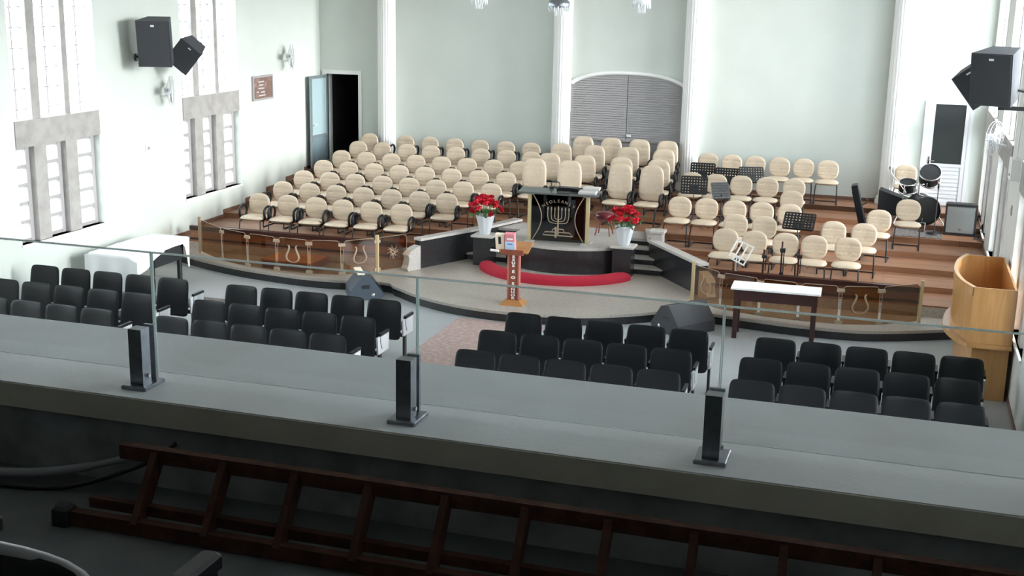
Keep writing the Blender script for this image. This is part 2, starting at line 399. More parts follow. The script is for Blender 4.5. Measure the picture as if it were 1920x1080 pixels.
# left doorway: frame and open leaf
d1 = bpy.data.objects.new('door_1', None); COL.objects.link(d1); d1['kind'] = 'structure'; d1['label'] = 'open aluminium door with frosted panel in the far left corner'
b = MB(); b.box(DX0 - .1, DX0, YB - .03, YB + .1, DZ0, DZ1 + .09); b.box(DX1, DX1 + .08, YB - .03, YB + .1, DZ0, DZ1 + .09); b.box(DX0, DX1, YB - .03, YB + .1, DZ1, DZ1 + .09); b.build('frame', 'white', d1)
lf = Matrix.Translation((DX0 + .02, YB - .03, 0)) @ Rz(math.radians(-93))
b = MB(); b.box(0, .06, -.02, .02, DZ0 + .02, DZ1 - .02, lf); b.box(.74, .8, -.02, .02, DZ0 + .02, DZ1 - .02, lf); b.box(.06, .74, -.02, .02, DZ1 - .09, DZ1 - .02, lf); b.box(.06, .74, -.02, .02, DZ0 + .02, DZ0 + .1, lf); b.box(.06, .74, -.02, .02, DZ0 + .72, DZ0 + .78, lf)
leaf = b.build('leaf', 'alumd', d1)
MB().box(.06, .74, -.008, .008, DZ0 + .78, DZ1 - .09, lf).build('upper_panel', 'frost', leaf)
MB().box(.06, .74, -.008, .008, DZ0 + .1, DZ0 + .72, lf).build('lower_panel', 'frostd', leaf)
b = MB(); b.cyl((.72, .02, DZ0 + 1.02), (.72, .07, DZ0 + 1.02), .012, tf=lf); b.cyl((.72, .07, DZ0 + 1.02), (.60, .07, DZ0 + 1.02), .012, tf=lf); b.build('handle', 'alum', leaf)
# right closed door
d2 = bpy.data.objects.new('door_2', None); COL.objects.link(d2); d2['kind'] = 'structure'; d2['label'] = 'white aluminium door with dark upper glass and louvred lower half behind the drums'
RX0, RX1 = .52, 1.46; y = YB
b = MB(); b.box(RX0, RX0 + .12, y - .05, y, LEV[6], 3.12); b.box(RX1 - .07, RX1, y - .05, y, LEV[6], 3.12); b.box(RX0 + .12, RX1 - .07, y - .05, y, 3.05, 3.12); b.build('frame', 'alum', d2)
b = MB(); b.box(RX0 + .12, RX0 + .2, y - .04, y, LEV[6] + .02, 3.05); b.box(RX1 - .15, RX1 - .07, y - .04, y, LEV[6] + .02, 3.05); b.box(RX0 + .2, RX1 - .15, y - .04, y, 1.78, 1.84); b.box(RX0 + .2, RX1 - .15, y - .04, y, LEV[6] + .02, LEV[6] + .1); b.build('leaf', 'alum', d2)
MB().box(RX0 + .2, RX1 - .15, y - .02, y, 1.84, 3.05).build('upper_glass', 'dscreen', d2)
for k in range(9):
    z = LEV[6] + .1 + k * .081
    b = MB(); b.add([(RX0 + .2, y - .035, z), (RX1 - .15, y - .035, z), (RX1 - .15, y - .005, z + .085), (RX0 + .2, y - .005, z + .085), (RX0 + .2, y, z), (RX1 - .15, y, z)], [(0, 1, 2, 3), (0, 4, 5, 1)]); b.build('louvre', 'alum', d2)
b = MB(); b.box(RX0 + .145, RX0 + .175, y - .055, y - .04, 1.78, 1.98); b.cyl((RX0 + .16, y - .05, 1.9), (RX0 + .16, y - .1, 1.9), .01); b.cyl((RX0 + .16, y - .1, 1.9), (RX0 + .27, y - .1, 1.9), .01); b.build('handle', 'chrome', d2)

# ------------------------------------------------------------------ stage
lobeL = smoothline([(-13.08, 20.1), (-12.43, 19.8), (-11.8, 19.53), (-11.04, 19.28), (-10.2, 19.12), (-9.6, 19.06), (-9.0, 19.10), (-8.5, 19.25), (-8.1, 19.2)], 4)
lobeC = [(CX + 3.25 * math.cos(math.radians(a)), 21.38 + 3.25 * math.sin(math.radians(a))) for a in range(225, 316, 4)]
lobeC[0] = (-8.0, 19.06); lobeC = [p for p in lobeC if -8.0 <= p[0] <= -3.36]
lobeR = smoothline([(-3.3, 19.2), (-2.9, 19.3), (-2.35, 19.2), (-1.8, 19.1), (-1.3, 19.03), (-.68, 19.02), (-.2, 19.08), (.27, 19.26), (.74, 19.5), (1.2, 19.75), (1.72, 20.0)], 4)
edge = [(p[0], p[1]) for p in lobeL] + lobeC + [(p[0], p[1]) for p in lobeR]
def inset(poly, d):
    out = []
    for i, p in enumerate(poly):
        a = Vector(poly[max(i - 1, 0)]); c = Vector(poly[min(i + 1, len(poly) - 1)]); t = (c - a).normalized(); out.append((p[0] - t.y * d, p[1] + t.x * d))
    return out
cl = [p for p in inset(edge, .02) if True]
struct(MB().prism([(min(max(p[0], XL), XR), p[1]) for p in cl] + [(XR, 24), (XL, 24)], 0, LOBE - .045).build('stage_riser', 'black_granite'), 'black granite riser of the lobed stage front')
struct(MB().prism([(min(max(p[0], XL), XR), p[1]) for p in edge] + [(XR, 24), (XL, 24)], LOBE - .045, LOBE).build('stage_floor', 'marble'), 'speckled stone floor of the lobed stage')
PLs = [(-8.12, 20.5), (-7.4, 22.0), (-7.0, 23.11)]; PRs = [(-2.9, 20.4), (-4.1, 22.05), (-4.35, 23.11)]
def px(line, y):
    for (a, b), (c, d) in zip(line, line[1:]):
        if y <= d or (c, d) == line[-1]:
            t = (y - b) / (d - b); return a + (c - a) * t
for k in range(3):
    e = EDG[k]
    yl = [e] + [q[1] for q in PLs if q[1] > e]; yr = [e] + [q[1] for q in PRs if q[1] > e]
    poly = [(XL, e)] + [(px(PLs, y) - .06, y) for y in yl] + [(XL, 23.11)]
    struct(MB().prism(poly, LOBE if k == 0 else LEV[k - 1], LEV[k]).build('choir_tier', 'stagewood'), 'wooden choir step on the left side, %s from the front' % ORD[k])
    poly = [(XR, e), (XR, 23.11)] + [(px(PRs, y) + .06, y) for y in reversed(yr)]
    struct(MB().prism(poly, LOBE if k == 0 else LEV[k - 1], LEV[k]).build('orchestra_tier', 'stagewood'), 'wooden orchestra step on the right side, %s from the front' % ORD[k])
for k in range(3, 7):
    struct(MB().box(XL, XR, EDG[k], YB, LEV[k] - (.5 if k == 3 else .1), LEV[k]).build('choir_tier', 'stagewood'), 'wide wooden stage step, %s from the front' % ORD[k])
# central podium, its stone top, pedestals, stairs, parapets
pod = [p for p in arc(CX, 22.5, 1.46, 228, 312, 16)]
podp = pod + [(-4.62, 21.5), (-4.62, 22.4), (-4.2, 22.4), (-4.35, 23.11), (-7.0, 23.11), (-7.25, 22.4), (-6.74, 22.4), (-6.74, 21.5)]
struct(MB().prism(podp, LOBE, .61).build('podium_body', 'black_granite'), 'black granite podium below the pulpit')
po2 = [(p[0], p[1] - .03) for p in pod] + podp[len(pod):]
struct(MB().prism(po2, .61, .66).build('podium_floor', 'cap'), 'pale stone floor around the pulpit')
for s in (0, 1):
    for k in range(3):
        y0 = 21.58 + .27 * k; y1 = 22.4; z = .17 + .1225 * (k + 1)
        if s: poly = [(-4.62, y0), (px(PRs, y0) - .02, y0), (px(PRs, y1) - .02, y1), (-4.62, y1)]
        else: poly = [(-6.74, y0), (-6.74, y1), (px(PLs, y1) + .02, y1), (px(PLs, y0) + .02, y0)]
        st = struct(MB().prism(poly, LOBE if k == 0 else z - .1225, z - .03).build('stair_riser', 'black_granite'))
        p2 = [(p[0], p[1] - (.025 if abs(p[1] - y0) < 1e-6 else 0)) for p in poly]
        MB().prism(p2, z - .03, z).build('tread', 'cap', st)
def pedestal(x0, x1, y0, y1, where):
    t = thing('flower_pedestal', 'black granite pedestal with pale stone top %s' % where, 'pedestal', ((x0 + x1) / 2, (y0 + y1) / 2, LOBE), 0, 'pedestals beside the podium')
    hx, hy = (x1 - x0) / 2, (y1 - y0) / 2
    MB().box(-hx, hx, -hy, hy, 0, .525).build('shaft', 'black_granite', t)
    MB().cbox(-hx - .04, hx + .04, -hy - .04, hy + .04, .525, .56, .008).build('top_slab', 'cap', t)
    return t
pedestal(-7.28, -6.94, 21.16, 21.5, 'left of the pulpit'); pedestal(-4.66, -4.32, 21.2, 21.54, 'right of the pulpit')
def parapet(line, side):
    t = thing('stair_parapet', 'low black parapet with pale stone coping, %s stairs' % side, 'parapet')
    o = .06
    def off(l, d):
        out = []
        for i, p in enumerate(l):
            a = Vector(l[max(i - 1, 0)]); c = Vector(l[min(i + 1, len(l) - 1)]); v = (c - a).normalized(); out.append((p[0] - v.y * d, p[1] + v.x * d))
        return out
    A, B = off(line, o), off(line, -o); MB().prism(A + B[::-1], LOBE, .685).build('wall_panel', 'black_granite', t)
    A, B = off(line, o + .035), off(line, -o - .035); MB().prism(A + B[::-1], .685, .73).build('coping', 'cap', t)
    e = Vector(line[0]); v = (Vector(line[0]) - Vector(line[1])).normalized(); n = Vector((-v.y, v.x))
    # stepped scroll block at the lower end
    pr = [(0, LOBE), (.30, LOBE), (.33, LOBE + .05), (.30, LOBE + .10), (.27, .40), (.30, .46), (.24, .52), (.12, .57), (0, .60)]
    bm = MB(); vs = []
    for sgn in (-.085, .085): vs += [(e.x + v.x * p + n.x * sgn, e.y + v.y * p + n.y * sgn, z) for p, z in pr]
    k = len(pr); bm.add(vs, [tuple(range(k)), tuple(range(2 * k - 1, k - 1, -1))] + [(i, k + i, k + (i + 1) % k, (i + 1) % k) for i in range(k)]); bm.build('scroll_end', 'cap', t)
    return t
parapet(PLs, 'left'); parapet(PRs, 'right')
nw = thing('newel_block', 'short pale stone newel block at top of right stair parapet', 'newel', (-4.02, 22.12, .66))
MB().cbox(-.11, .11, -.11, .11, 0, .2, .01).build('shaft', 'cap', nw); MB().cbox(-.14, .14, -.14, .14, .2, .25, .01).build('cap_slab', 'cap', nw)

# low panelled screen in front of each choir front row
def lowscreen(x0, x1, label, m):
    t = thing('front_screen', label, 'screen', ((x0 + x1) / 2, 20.42, LEV[0] - .19)); h = (x1 - x0) / 2
    MB().box(-h, h, -.02, .02, .23, .40).build('panel', m, t); MB().box(-h, h, -.05, .04, .38, .46).build('top_rail', 'dkwood', t); MB().box(-h, h, -.04, .03, .19, .23).build('foot_rail', 'dkwood', t)
    n = max(3, int((x1 - x0) / .6))
    for i in range(n + 1):
        x = -h + .04 + (2 * h - .08) * i / n; MB().box(x - .02, x + .02, -.03, -.02, .23, .38).build('stile', m, t)
lowscreen(-12.75, -8.5, 'low brown panelled screen before the left choir front row', 'stagewood'); lowscreen(-2.75, .62, 'low brown panelled screen before the right orchestra front row', 'lowwall')  # right screen's darker wood carries the table's shadow in its colour

struct(MB().box(XL, -8.35, EDG[0] - .02, EDG[0], LOBE, LEV[0] - .03).build('tier_cladding', 'marble')); struct(MB().box(-2.95, XR, EDG[0] - .02, EDG[0], LOBE, LEV[0] - .03).build('tier_cladding', 'marble'))
# red velvet kneeler ring around the podium
b = MB(); kc = (-5.69, 21.66); prof = [(1.30, 0), (1.30, .09), (1.335, .135), (1.43, .15), (1.52, .135), (1.57, .09), (1.57, 0)]; n = 44; a0, a1 = 203, 337
vs = []; fs = []
for i in range(n + 1):
    a = math.radians(a0 + (a1 - a0) * i / n); q = min(i, n - i); sh = 1 if q > 2 else (.75, .9, .97)[q]
    vs += [((1.435 + (r - 1.435) * sh) * math.cos(a), (1.435 + (r - 1.435) * sh) * math.sin(a), z * sh) for r, z in prof]
k = len(prof)
for i in range(n):
    for j in range(k - 1): fs.append((i * k + j, i * k + j + 1, (i + 1) * k + j + 1, (i + 1) * k + j))
b.add(vs, fs, True); b.add(vs[:k], [tuple(range(k))]); b.add(vs[-k:], [tuple(reversed(range(k)))])
t = thing('kneeler', 'curved red velvet kneeler cushion on the floor around the black podium', 'kneeler', (kc[0], kc[1], LOBE)); b.build('cushion', 'red', t)
b = MB()
for i in range(90):
    a = math.radians(213 + 124 * i / 89); r = 1.275 + random.uniform(-.03, .015); s = random.uniform(.012, .03)
    if i % 3 != 1 or i < 25: b.lathe([(s, 0), (s * .8, s), (s * .2, s * 1.5)], 6, T((r * math.cos(a), r * math.sin(a), .0)))
lace = b.build('white_edging', 'white', t); lace['kind'] = 'stuff'; lace['label'] = 'ragged white edging behind the kneeler'

# ------------------------------------------------------------------ glass balustrades with etched emblems
def lyre(tf):
    b = MB()
    for s in (-1, 1):
        pts = [(s * .095, 0, .165), (s * .075, 0, .16), (s * .065, 0, .125), (s * .085, 0, .06), (s * .115, 0, 0), (s * .12, 0, -.06), (s * .08, 0, -.115), (0, 0, -.135)]
        b.tube(smoothline(pts, 4), [.006 + .012 * math.sin(PI * i / 28) for i in range(29)], 6, tf=tf)
    return b
def burst(tf):
    b = MB(); rnd = random.Random(4)
    for i in range(11):
        a = i * 2.39; r = .13
        b.tube([(r * math.cos(a) * .9, 0, r * math.sin(a)), (-r * .5 * math.cos(a + .8), 0, -r * .8 * math.sin(a + .5))], .005, 4, tf=tf)
    return b
def balustrade(pts, label, emblems, posts):
    t = thing('glass_balustrade', label, 'balustrade')
    for i, (a, c) in enumerate(zip(pts, pts[1:])):
        A = Vector((*a, 0)); C = Vector((*c, 0)); d = C - A; L = d.length; ang = math.atan2(d.y, d.x)
        tf = T(((a[0] + c[0]) / 2, (a[1] + c[1]) / 2, LOBE + .05)) @ Rz(ang); h = L / 2 - .025; H = .60; q = .05
        pn = MB(); pts2 = [(-h, 0), (h, 0), (h, H - q), (h - q, H), (-h + q, H), (-h, H - q)]
        pn.add([(x, y, z) for y in (-.004, .004) for x, z in pts2], [(0, 1, 2, 3, 4, 5), (11, 10, 9, 8, 7, 6)], tf=tf)
        p = pn.build('pane', 'bronze', t)
        rm = MB(); rm.tube([(x, 0, z) for x, z in pts2], .0055, 4, closed=True, tf=tf); rm.build('rim', 'etch', p)
        if i in emblems: (lyre if emblems[i] == 'l' else burst)(tf @ T((0, -.008, .31))).build('emblem', 'etch', p)
    for i, a in enumerate(pts[1:-1]):
        c = Vector(pts[i + 2]) - Vector(pts[i]); ang = math.atan2(c.y, c.x); tf = T((a[0], a[1], LOBE)) @ Rz(ang)
        for z in (.055, .56):
            MB().box(-.06, .06, -.018, .018, z, z + .05, tf).build('clamp', 'etch', t)
    for (x, y, m) in posts: MB().box(x - .025, x + .025, y - .025, y + .025, LOBE, LOBE + .70).build('post', m, t)
    return t
GL = [(-12.35, 20.1), (-11.55, 19.52), (-10.9, 19.28), (-10.27, 19.19), (-9.63, 19.17), (-9.06, 19.3), (-8.62, 19.82), (-8.25, 20.35)]
GR = [(-3.0, 20.02), (-2.97, 19.82), (-2.47, 19.42), (-1.83, 19.22), (-1.22, 19.15), (-.6, 19.17), (.0, 19.36), (.58, 19.84)]
balustrade(GL, 'bronze tinted glass balustrade on the left stage lobe', {5: 'l', 6: 'b', 3: 'l'}, [(-8.62, 19.82, 'blonde'), (-12.37, 20.12, 'etch')])
balustrade(GR[1:], 'bronze tinted glass balustrade on the right stage lobe', {0: 'l', 4: 'l', 2: 'l'}, [(-2.99, 19.86, 'blonde'), (.60, 19.86, 'blonde')])

# ------------------------------------------------------------------ cream choir chairs
def chair_proto(name, arms, kind):
    t = thing(name, 'cream chair', 'chair')
    if kind == 'std': bw, bh, bz, th = .44, .41, .665, .075
    elif kind == 'mid': bw, bh, bz, th = .48, .56, .80, .09
    else: bw, bh, bz, th = .50, .70, .83, .10
    sw = .48 if kind == 'std' else .52
    ribs = [-.55, -.25, .05, .35] if kind != 'tall' else [-.7, -.45, -.2, .05, .3, .55]
    MB().cushion(sw, .47, .09, 3.4, 8, tf=T((0, -.25, .445)) @ Rx(PI / 2)).build('seat', 'cream', t)
    MB().cushion(bw, bh, th, 2.45 if kind == 'std' else 3.6, 24, ribs=ribs, taper=-.02 if kind == 'std' else .06, bow=-.025, tf=T((0, 0, bz)) @ Rx(-.10)).build('backrest', 'cream', t)
    MB().cushion(bw * .93, bh * .93, th * .8, 3, 6, tf=T((0, .03, bz)) @ Rx(-.10)).build('back_shell', 'blackp', t)
    b = MB(); b.tube([(0, -.14, .39), (0, .02, .40), (0, .055, .46), (0, .06, bz - .05)], .022, 6); b.box(-.06, .06, .0, .05, .45, .5); b.build('back_bracket', 'blackp', t)
    b = MB(); hw = sw / 2 - .035
    if kind == 'std':
        b.tube(smoothline([(-hw, -.05, .40), (-hw, -.38, .40), (-hw - .01, -.43, .36), (-hw - .02, -.45, .06), (-hw - .02, -.42, .014), (-hw - .02, -.03, .014), (-hw + .01, .0, .014), (hw - .01, 0, .014), (hw + .02, -.03, .014), (hw + .02, -.42, .014), (hw + .02, -.45, .06), (hw + .01, -.43, .36), (hw, -.38, .40), (hw, -.05, .40)], 3), .0125, 6)
    else:
        b.tube(smoothline([(-hw, -.05, .40), (-hw, -.36, .40), (-hw, -.42, .35), (-hw + .02, -.43, .06), (-hw + .02, -.40, .018), (-hw + .02, .08, .018), (0, .1, .018), (hw - .02, .08, .018), (hw - .02, -.40, .018), (hw - .02, -.43, .06), (hw, -.42, .35), (hw, -.36, .40), (hw, -.05, .40)], 3), .017, 6)
    b.build('leg_frame', 'blackm', t)
    if arms:
        for s in (-1, 1):
            x = s * (sw / 2 + .018); b = MB()
            b.tube(smoothline([(x - s * .06, -.10, .40), (x, -.10, .44), (x, -.06, .55), (x, -.10, .64), (x, -.20, .66), (x, -.31, .63), (x, -.345, .55), (x, -.32, .45), (x - s * .06, -.30, .40)], 3), .024, 6); b.build('armrest', 'blackp', t)
    remember(t); return t
P_arm = chair_proto('choir_armchair', True, 'std')
P_std = chair_proto('choir_chair', False, 'std')
P_mid = chair_proto('clergy_armchair', True, 'mid')
P_tal = chair_proto('high_back_armchair', True, 'tall')
used = set()
def place(proto, x, y, z, rz, label, group):
    if proto.name not in used:
        used.add(proto.name); proto.location = (x, y, z); proto.rotation_euler = (0, 0, rz); proto['label'] = label; proto['group'] = group; return proto
    return dup(proto, (x, y, z), rz, label, group)
RY = [EDG[k] + .70 for k in range(6)] + [26.34]
rj = lambda a: random.uniform(-a, a)
cnt = [6, 7, 8, 8, 8, 8]
for k in range(6):
    for j in range(cnt[k]):
        place(P_arm, -11.58 + .583 * j + rj(.012), RY[k] + rj(.015), LEV[k], rj(.05) + .04, 'cream choir armchair, %s from the left wall in the %s row from the front' % (ORD[j], ORD[k]), 'cream choir armchairs on the left tiers')
for j, x in enumerate([-11.62, -10.72, -10.13, -9.53, -8.92, -8.31, -7.72]):
    place(P_arm, x, RY[6], LEV[6], rj(.04), 'cream choir armchair in the rearmost left row, %s from the dark doorway' % ORD[j], 'cream choir armchairs on the left tiers')
CROW = [(3, P_tal, [-6.90, -6.17, -5.13, -4.50], 'front'), (4, P_mid, [-6.85, -6.10, -5.32, -4.55], 'second'), (5, P_mid, [-6.85, -6.12, -5.38, -4.62], 'third')]
for k, pr, xs, nm in CROW:
    for j, x in enumerate(xs):
        place(pr, x, RY[k] + .02, LEV[k], rj(.04) + (-.12 if k == 3 and j > 1 else .04), 'large cream armchair behind the pulpit, %s from left in the %s row' % (ORD[j], nm), 'large cream armchairs behind the pulpit')
for j, x in enumerate([-6.53, -5.90, -5.28, -4.67]):
    place(P_mid, x, 26.33, LEV[6], rj(.04), 'large cream armchair below the grey blinds, %s from left' % ORD[j], 'large cream armchairs behind the pulpit')
RIGHT = [(6, [-3.78, -3.28, -2.79, -2.28, -1.79, -1.29], 'back wall'), (4, [-3.85, -3.36, -2.86, -2.35, -1.83], 'second'), (2, [-3.76, -3.26, -2.74, -2.24, -1.74], 'fourth'), (1, [-2.60, -2.09], 'fifth'), (0, [-2.64, -2.15, -1.63, -1.15, -.60], 'front')]
g = 'cream armless chairs of the orchestra'
for k, xs, nm in RIGHT:
    for j, x in enumerate(xs):
        lab = ('cream armless chair against the wall right of the third column, %s from left' % ORD[j] if k == 6 else
               'cream armless orchestra chair, %s from left in the %s row from the glass' % (ORD[j], {0: 'front', 1: 'second', 2: 'third', 4: 'fifth'}[k]))
        place(P_std, x, RY[k] + rj(.02), LEV[k], rj(.025), lab, g)
place(P_std, -1.79, RY[3] + .02, LEV[3], -.05, 'cream armless chair alone between two orchestra rows, beyond the front music stand', g)
place(P_std, -.90, RY[1], LEV[1], .05, 'cream armless chair behind the gap of the two rightmost front chairs', g)
place(P_std, -.38, RY[1], LEV[1], -.03, 'cream armless chair, rightmost of the second orchestra row', g)
place(P_std, -.16, RY[2] + .04, LEV[2], -.10, 'cream armless chair right of the upright keyboard', g)
place(P_std, .335, RY[3] - .1, LEV[3], .02, 'cream armless chair right in front of the drums', g)
place(P_std, .26, 26.38, LEV[6], .0, 'cream armless chair behind the drums beside the fourth column', g)

# ------------------------------------------------------------------ black auditorium seats
def seat_proto(name, trim, end):
    t = thing(name, 'black seat', 'seat')
    b = MB(); b.cushion(.53, .56, .05, 8, 12, taper=.035, bow=-.03, tf=T((0, 0, .585)) @ Rx(-.17)); b.build('backrest', 'blackp', t)
    if trim: MB().tube(smoothline([(-.25, .0, .45), (-.245, .03, .72), (-.21, .045, .835), (0, .05, .86), (.21, .045, .835), (.245, .03, .72), (.25, .0, .45)], 5), .014, 6).build('edge_trim', 'trimg', t)
    MB().cushion(.46, .44, .07, 4.5, 8, tf=T((0, .24, .43)) @ Rx(PI / 2)).build('seat_pan', 'blackp', t)
    b = MB(); b.box(-.26, .26, .03, .08, .34, .39); b.build('beam', 'blackm', t)
    b = MB()
    if trim: b.cbox(.20, .25, -.05, .45, .665, .70, .008); b.box(.21, .24, .38, .44, .3, .665)
    else: b.box(.262, .30, .07, .36, .60, .635)
    if not trim: b.tube(smoothline([(.281, .08, .61), (.281, .07, .56), (.281, .08, .5), (.281, .12, .42)], 3), .016, 6)
    b.build('armrest', 'blackp', t)
    if end:
        b = MB(); b.prism([(0, .36), (.34, .36), (.36, .60), (-.02, .60)], -.012, .012, tf=T((.281, 0, 0)) @ Matrix(((0, 0, 1, 0), (1, 0, 0, 0), (0, 1, 0, 0), (0, 0, 0, 1)))); b.build('side_panel', 'sidep', t)
        b = MB(); b.box(.265, .297, .03, .10, 0.02, .36); b.box(.26, .302, -.17, .28, 0, .03); b.build('leg', 'blackm', t)
    else:
        b = MB(); b.prism([(.07, .40), (.25, .40), (.30, .60), (.10, .60)], -.010, .010, tf=T((.281, 0, 0)) @ Matrix(((0, 0, 1, 0), (1, 0, 0, 0), (0, 1, 0, 0), (0, 0, 0, 1)))); b.build('side_panel', 'sidep', t)
        b = MB(); b.box(.268, .294, .03, .08, 0.02, .40); b.box(.26, .302, -.12, .22, 0, .03); b.build('leg', 'blackm', t)
    remember(t); return t
S_in = seat_proto('auditorium_seat', False, False); S_end = seat_proto('aisle_end_seat', False, True)
BL = [(-12.36, 'block beside the cloth-covered table'), (-8.95, 'block left of the pink aisle'), (-4.63, 'block right of the pink aisle'), (-1.24, 'block beside the wooden booth')]
for x0, nm in BL:
    for r, y in enumerate((15.62, 14.66, 13.72)):
        for j in range(5):
            if x0 == -12.36 and r > 0 and j == 0 and r == 2: pass
            dx = {0: 0, 1: .03, 2: .03}[r] if x0 < -5 else (-.08 if x0 > -3 else -.08 + .02 * r) * (r > 0)
            place(S_end if j == 4 else S_in, x0 + .567 * j + dx, y + rj(.01), 0, rj(.012), 'black seat, %s from left in the %s row, %s' % (ORD[j], ('front', 'middle', 'rear')[r], nm), 'black auditorium seats, ' + nm)

# aisle stone, mat
struct(MB().box(-6.45, -4.98, 4.4, 18.1, 0, .006).build('aisle_floor', 'carpet'), 'pinkish stone strip down the centre aisle')
tag(MB().cbox(-11.0, -10.2, 17.15, 17.75, 0, .015, .01).build('floor_mat', 'mat_'), 'small dark woven mat on the floor beside the draped table', 'mat')

# ------------------------------------------------------------------ pulpit
pt = thing('glass_pulpit', 'smoked glass pulpit with blond posts, seven-branched lampstand emblem and dark top', 'pulpit', (-5.73, 21.40, .66), .05)
W2 = .50
for s in (-1, 1):
    MB().box(s * (W2 + .04) - .03, s * (W2 + .04) + .03, -.03, .03, .03, .90).build('post', 'blonde', pt)
    MB().box(s * (W2 + .02) - .08, s * (W2 + .02) + .08, -.1, .22, 0, .035).build('foot', 'cap', pt)
    MB().box(s * (W2 + .02) - .07, s * (W2 + .02) + .07, -.05, .2, .88, .915).build('bracket', 'cap', pt)
    arcp = [(s * (W2 - .03 - .16 * math.sin(PI * i / 14)), -.02, .05 + .82 * i / 14) for i in range(15)]
    MB().tube(arcp, .009, 6).build('curved_bar', 'etch', pt)
pn = MB().box(-W2, W2, -.005, .005, .03, .9).build('front_pane', 'smoke', pt)
MB().box(-W2, W2, .30, .31, .0, .88).build('back_panel', 'blackp', pt)
b = MB(); y = -.012
for k in (1, 2, 3):
    x = .065 * k; b.tube(smoothline([(-x, y, .60), (-x, y, .50), (-x * .8, y, .49 - .035 * k), (0, y, .47 - .035 * k), (x * .8, y, .49 - .035 * k), (x, y, .50), (x, y, .60)], 4), .008, 5)
for k in range(-3, 4): b.lathe([(.006, .595), (.014, .62), (.011, .65 if k else .665), (.001, .665 if k else .69)], 6, T((.065 * k, y, 0)))
b.tube([(0, y, .60), (0, y, .16)], [.009, .02], 6); b.tube([(-.04, y, .30), (-.04, y, .1)], .02, 6)
b.tube([(-.28, y, .14), (-.24, y, .20), (.22, y, .20), (.28, y, .14)], .012, 6, closed=True); b.tube([(-.11, y, .20), (-.09, y, .26), (.10, y, .26), (.12, y, .20)], .012, 6)
b.build('lampstand_emblem', 'etch', pn)
txt = 'NEOLEANLY'
for i, ch in enumerate(txt):
    a = math.radians(128 - 76 * i / (len(txt) - 1)); R = .42
    cu = bpy.data.curves.new('letter', 'FONT'); cu.body = ch; cu.size = .078; cu.align_x = 'CENTER'; cu.extrude = .002; cu.materials.append(M['etch'])
    text_mesh('letter', cu, pn, (R * math.cos(a), -.012, .36 + R * math.sin(a) - .03), (PI / 2, -(a - PI / 2), 0))
b = MB(); tf = T((0, .07, .925)) @ Rx(.10)
b.box(-.74, .74, -.22, .2, 0, .018, tf); b.box(-.74, .74, -.22, -.205, .018, .03, tf); b.build('desk_top', mat('dark_desk_glass', (.10, .11, .105), .12), pt)
PT = T((-5.73, 21.40, .66)) @ Rz(.05) @ tf
def on_top(b, name, m, label, cat):
    o = b.build(name, m); o.matrix_world = PT; return tag(o, label, cat)
on_top(MB().box(-.06, .34, .0, .14, .02, .07).box(-.03, .31, .01, .13, .07, .085), 'black_console', 'blackp', 'long black console on top of the pulpit', 'console')
on_top(MB().cbox(.36, .68, -.12, .1, .02, .06, .008), 'paper_stack', 'paper', 'low pile of papers on the right of the pulpit top', 'papers')
on_top(MB().cbox(.42, .72, .02, .18, .06, .10, .006), 'hymn_book', 'paper', 'grey book lying on the papers on the pulpit', 'book')
on_top(MB().cbox(-.02, .22, -.2, -.06, .02, .045, .006), 'dark_book', 'blackm', 'thin dark book near the front edge of the pulpit', 'book')
b = MB()
for s in (-.05, .05):
    b.tube([(-.12 + s * 1.5, .17, .02), (-.12 + s * 1.5, .17, .06)], .045, 10)
b.tube(smoothline([(-.2, .17, .06), (-.19, .17, .13), (-.12, .17, .15), (-.05, .17, .13), (-.04, .17, .06)], 4), .01, 6)
on_top(b, 'headphones', 'blackm', 'black headphones resting on the pulpit top', 'headphones')
# maroon stool behind the pulpit
st = thing('maroon_stool', 'glossy dark red round stool behind the right post of the pulpit', 'stool', (-5.12, 22.5, .66))
MB().lathe([(.14, .30), (.19, .32), (.20, .38), (.16, .43), (.05, .45)], 20).build('seat', 'maroon', st)
for k in range(4):
    a = PI / 4 + k * PI / 2; MB().tube([(.12 * math.cos(a), .12 * math.sin(a), .32), (.2 * math.cos(a), .2 * math.sin(a), 0)], .014, 6).build('leg', 'redwood', st)

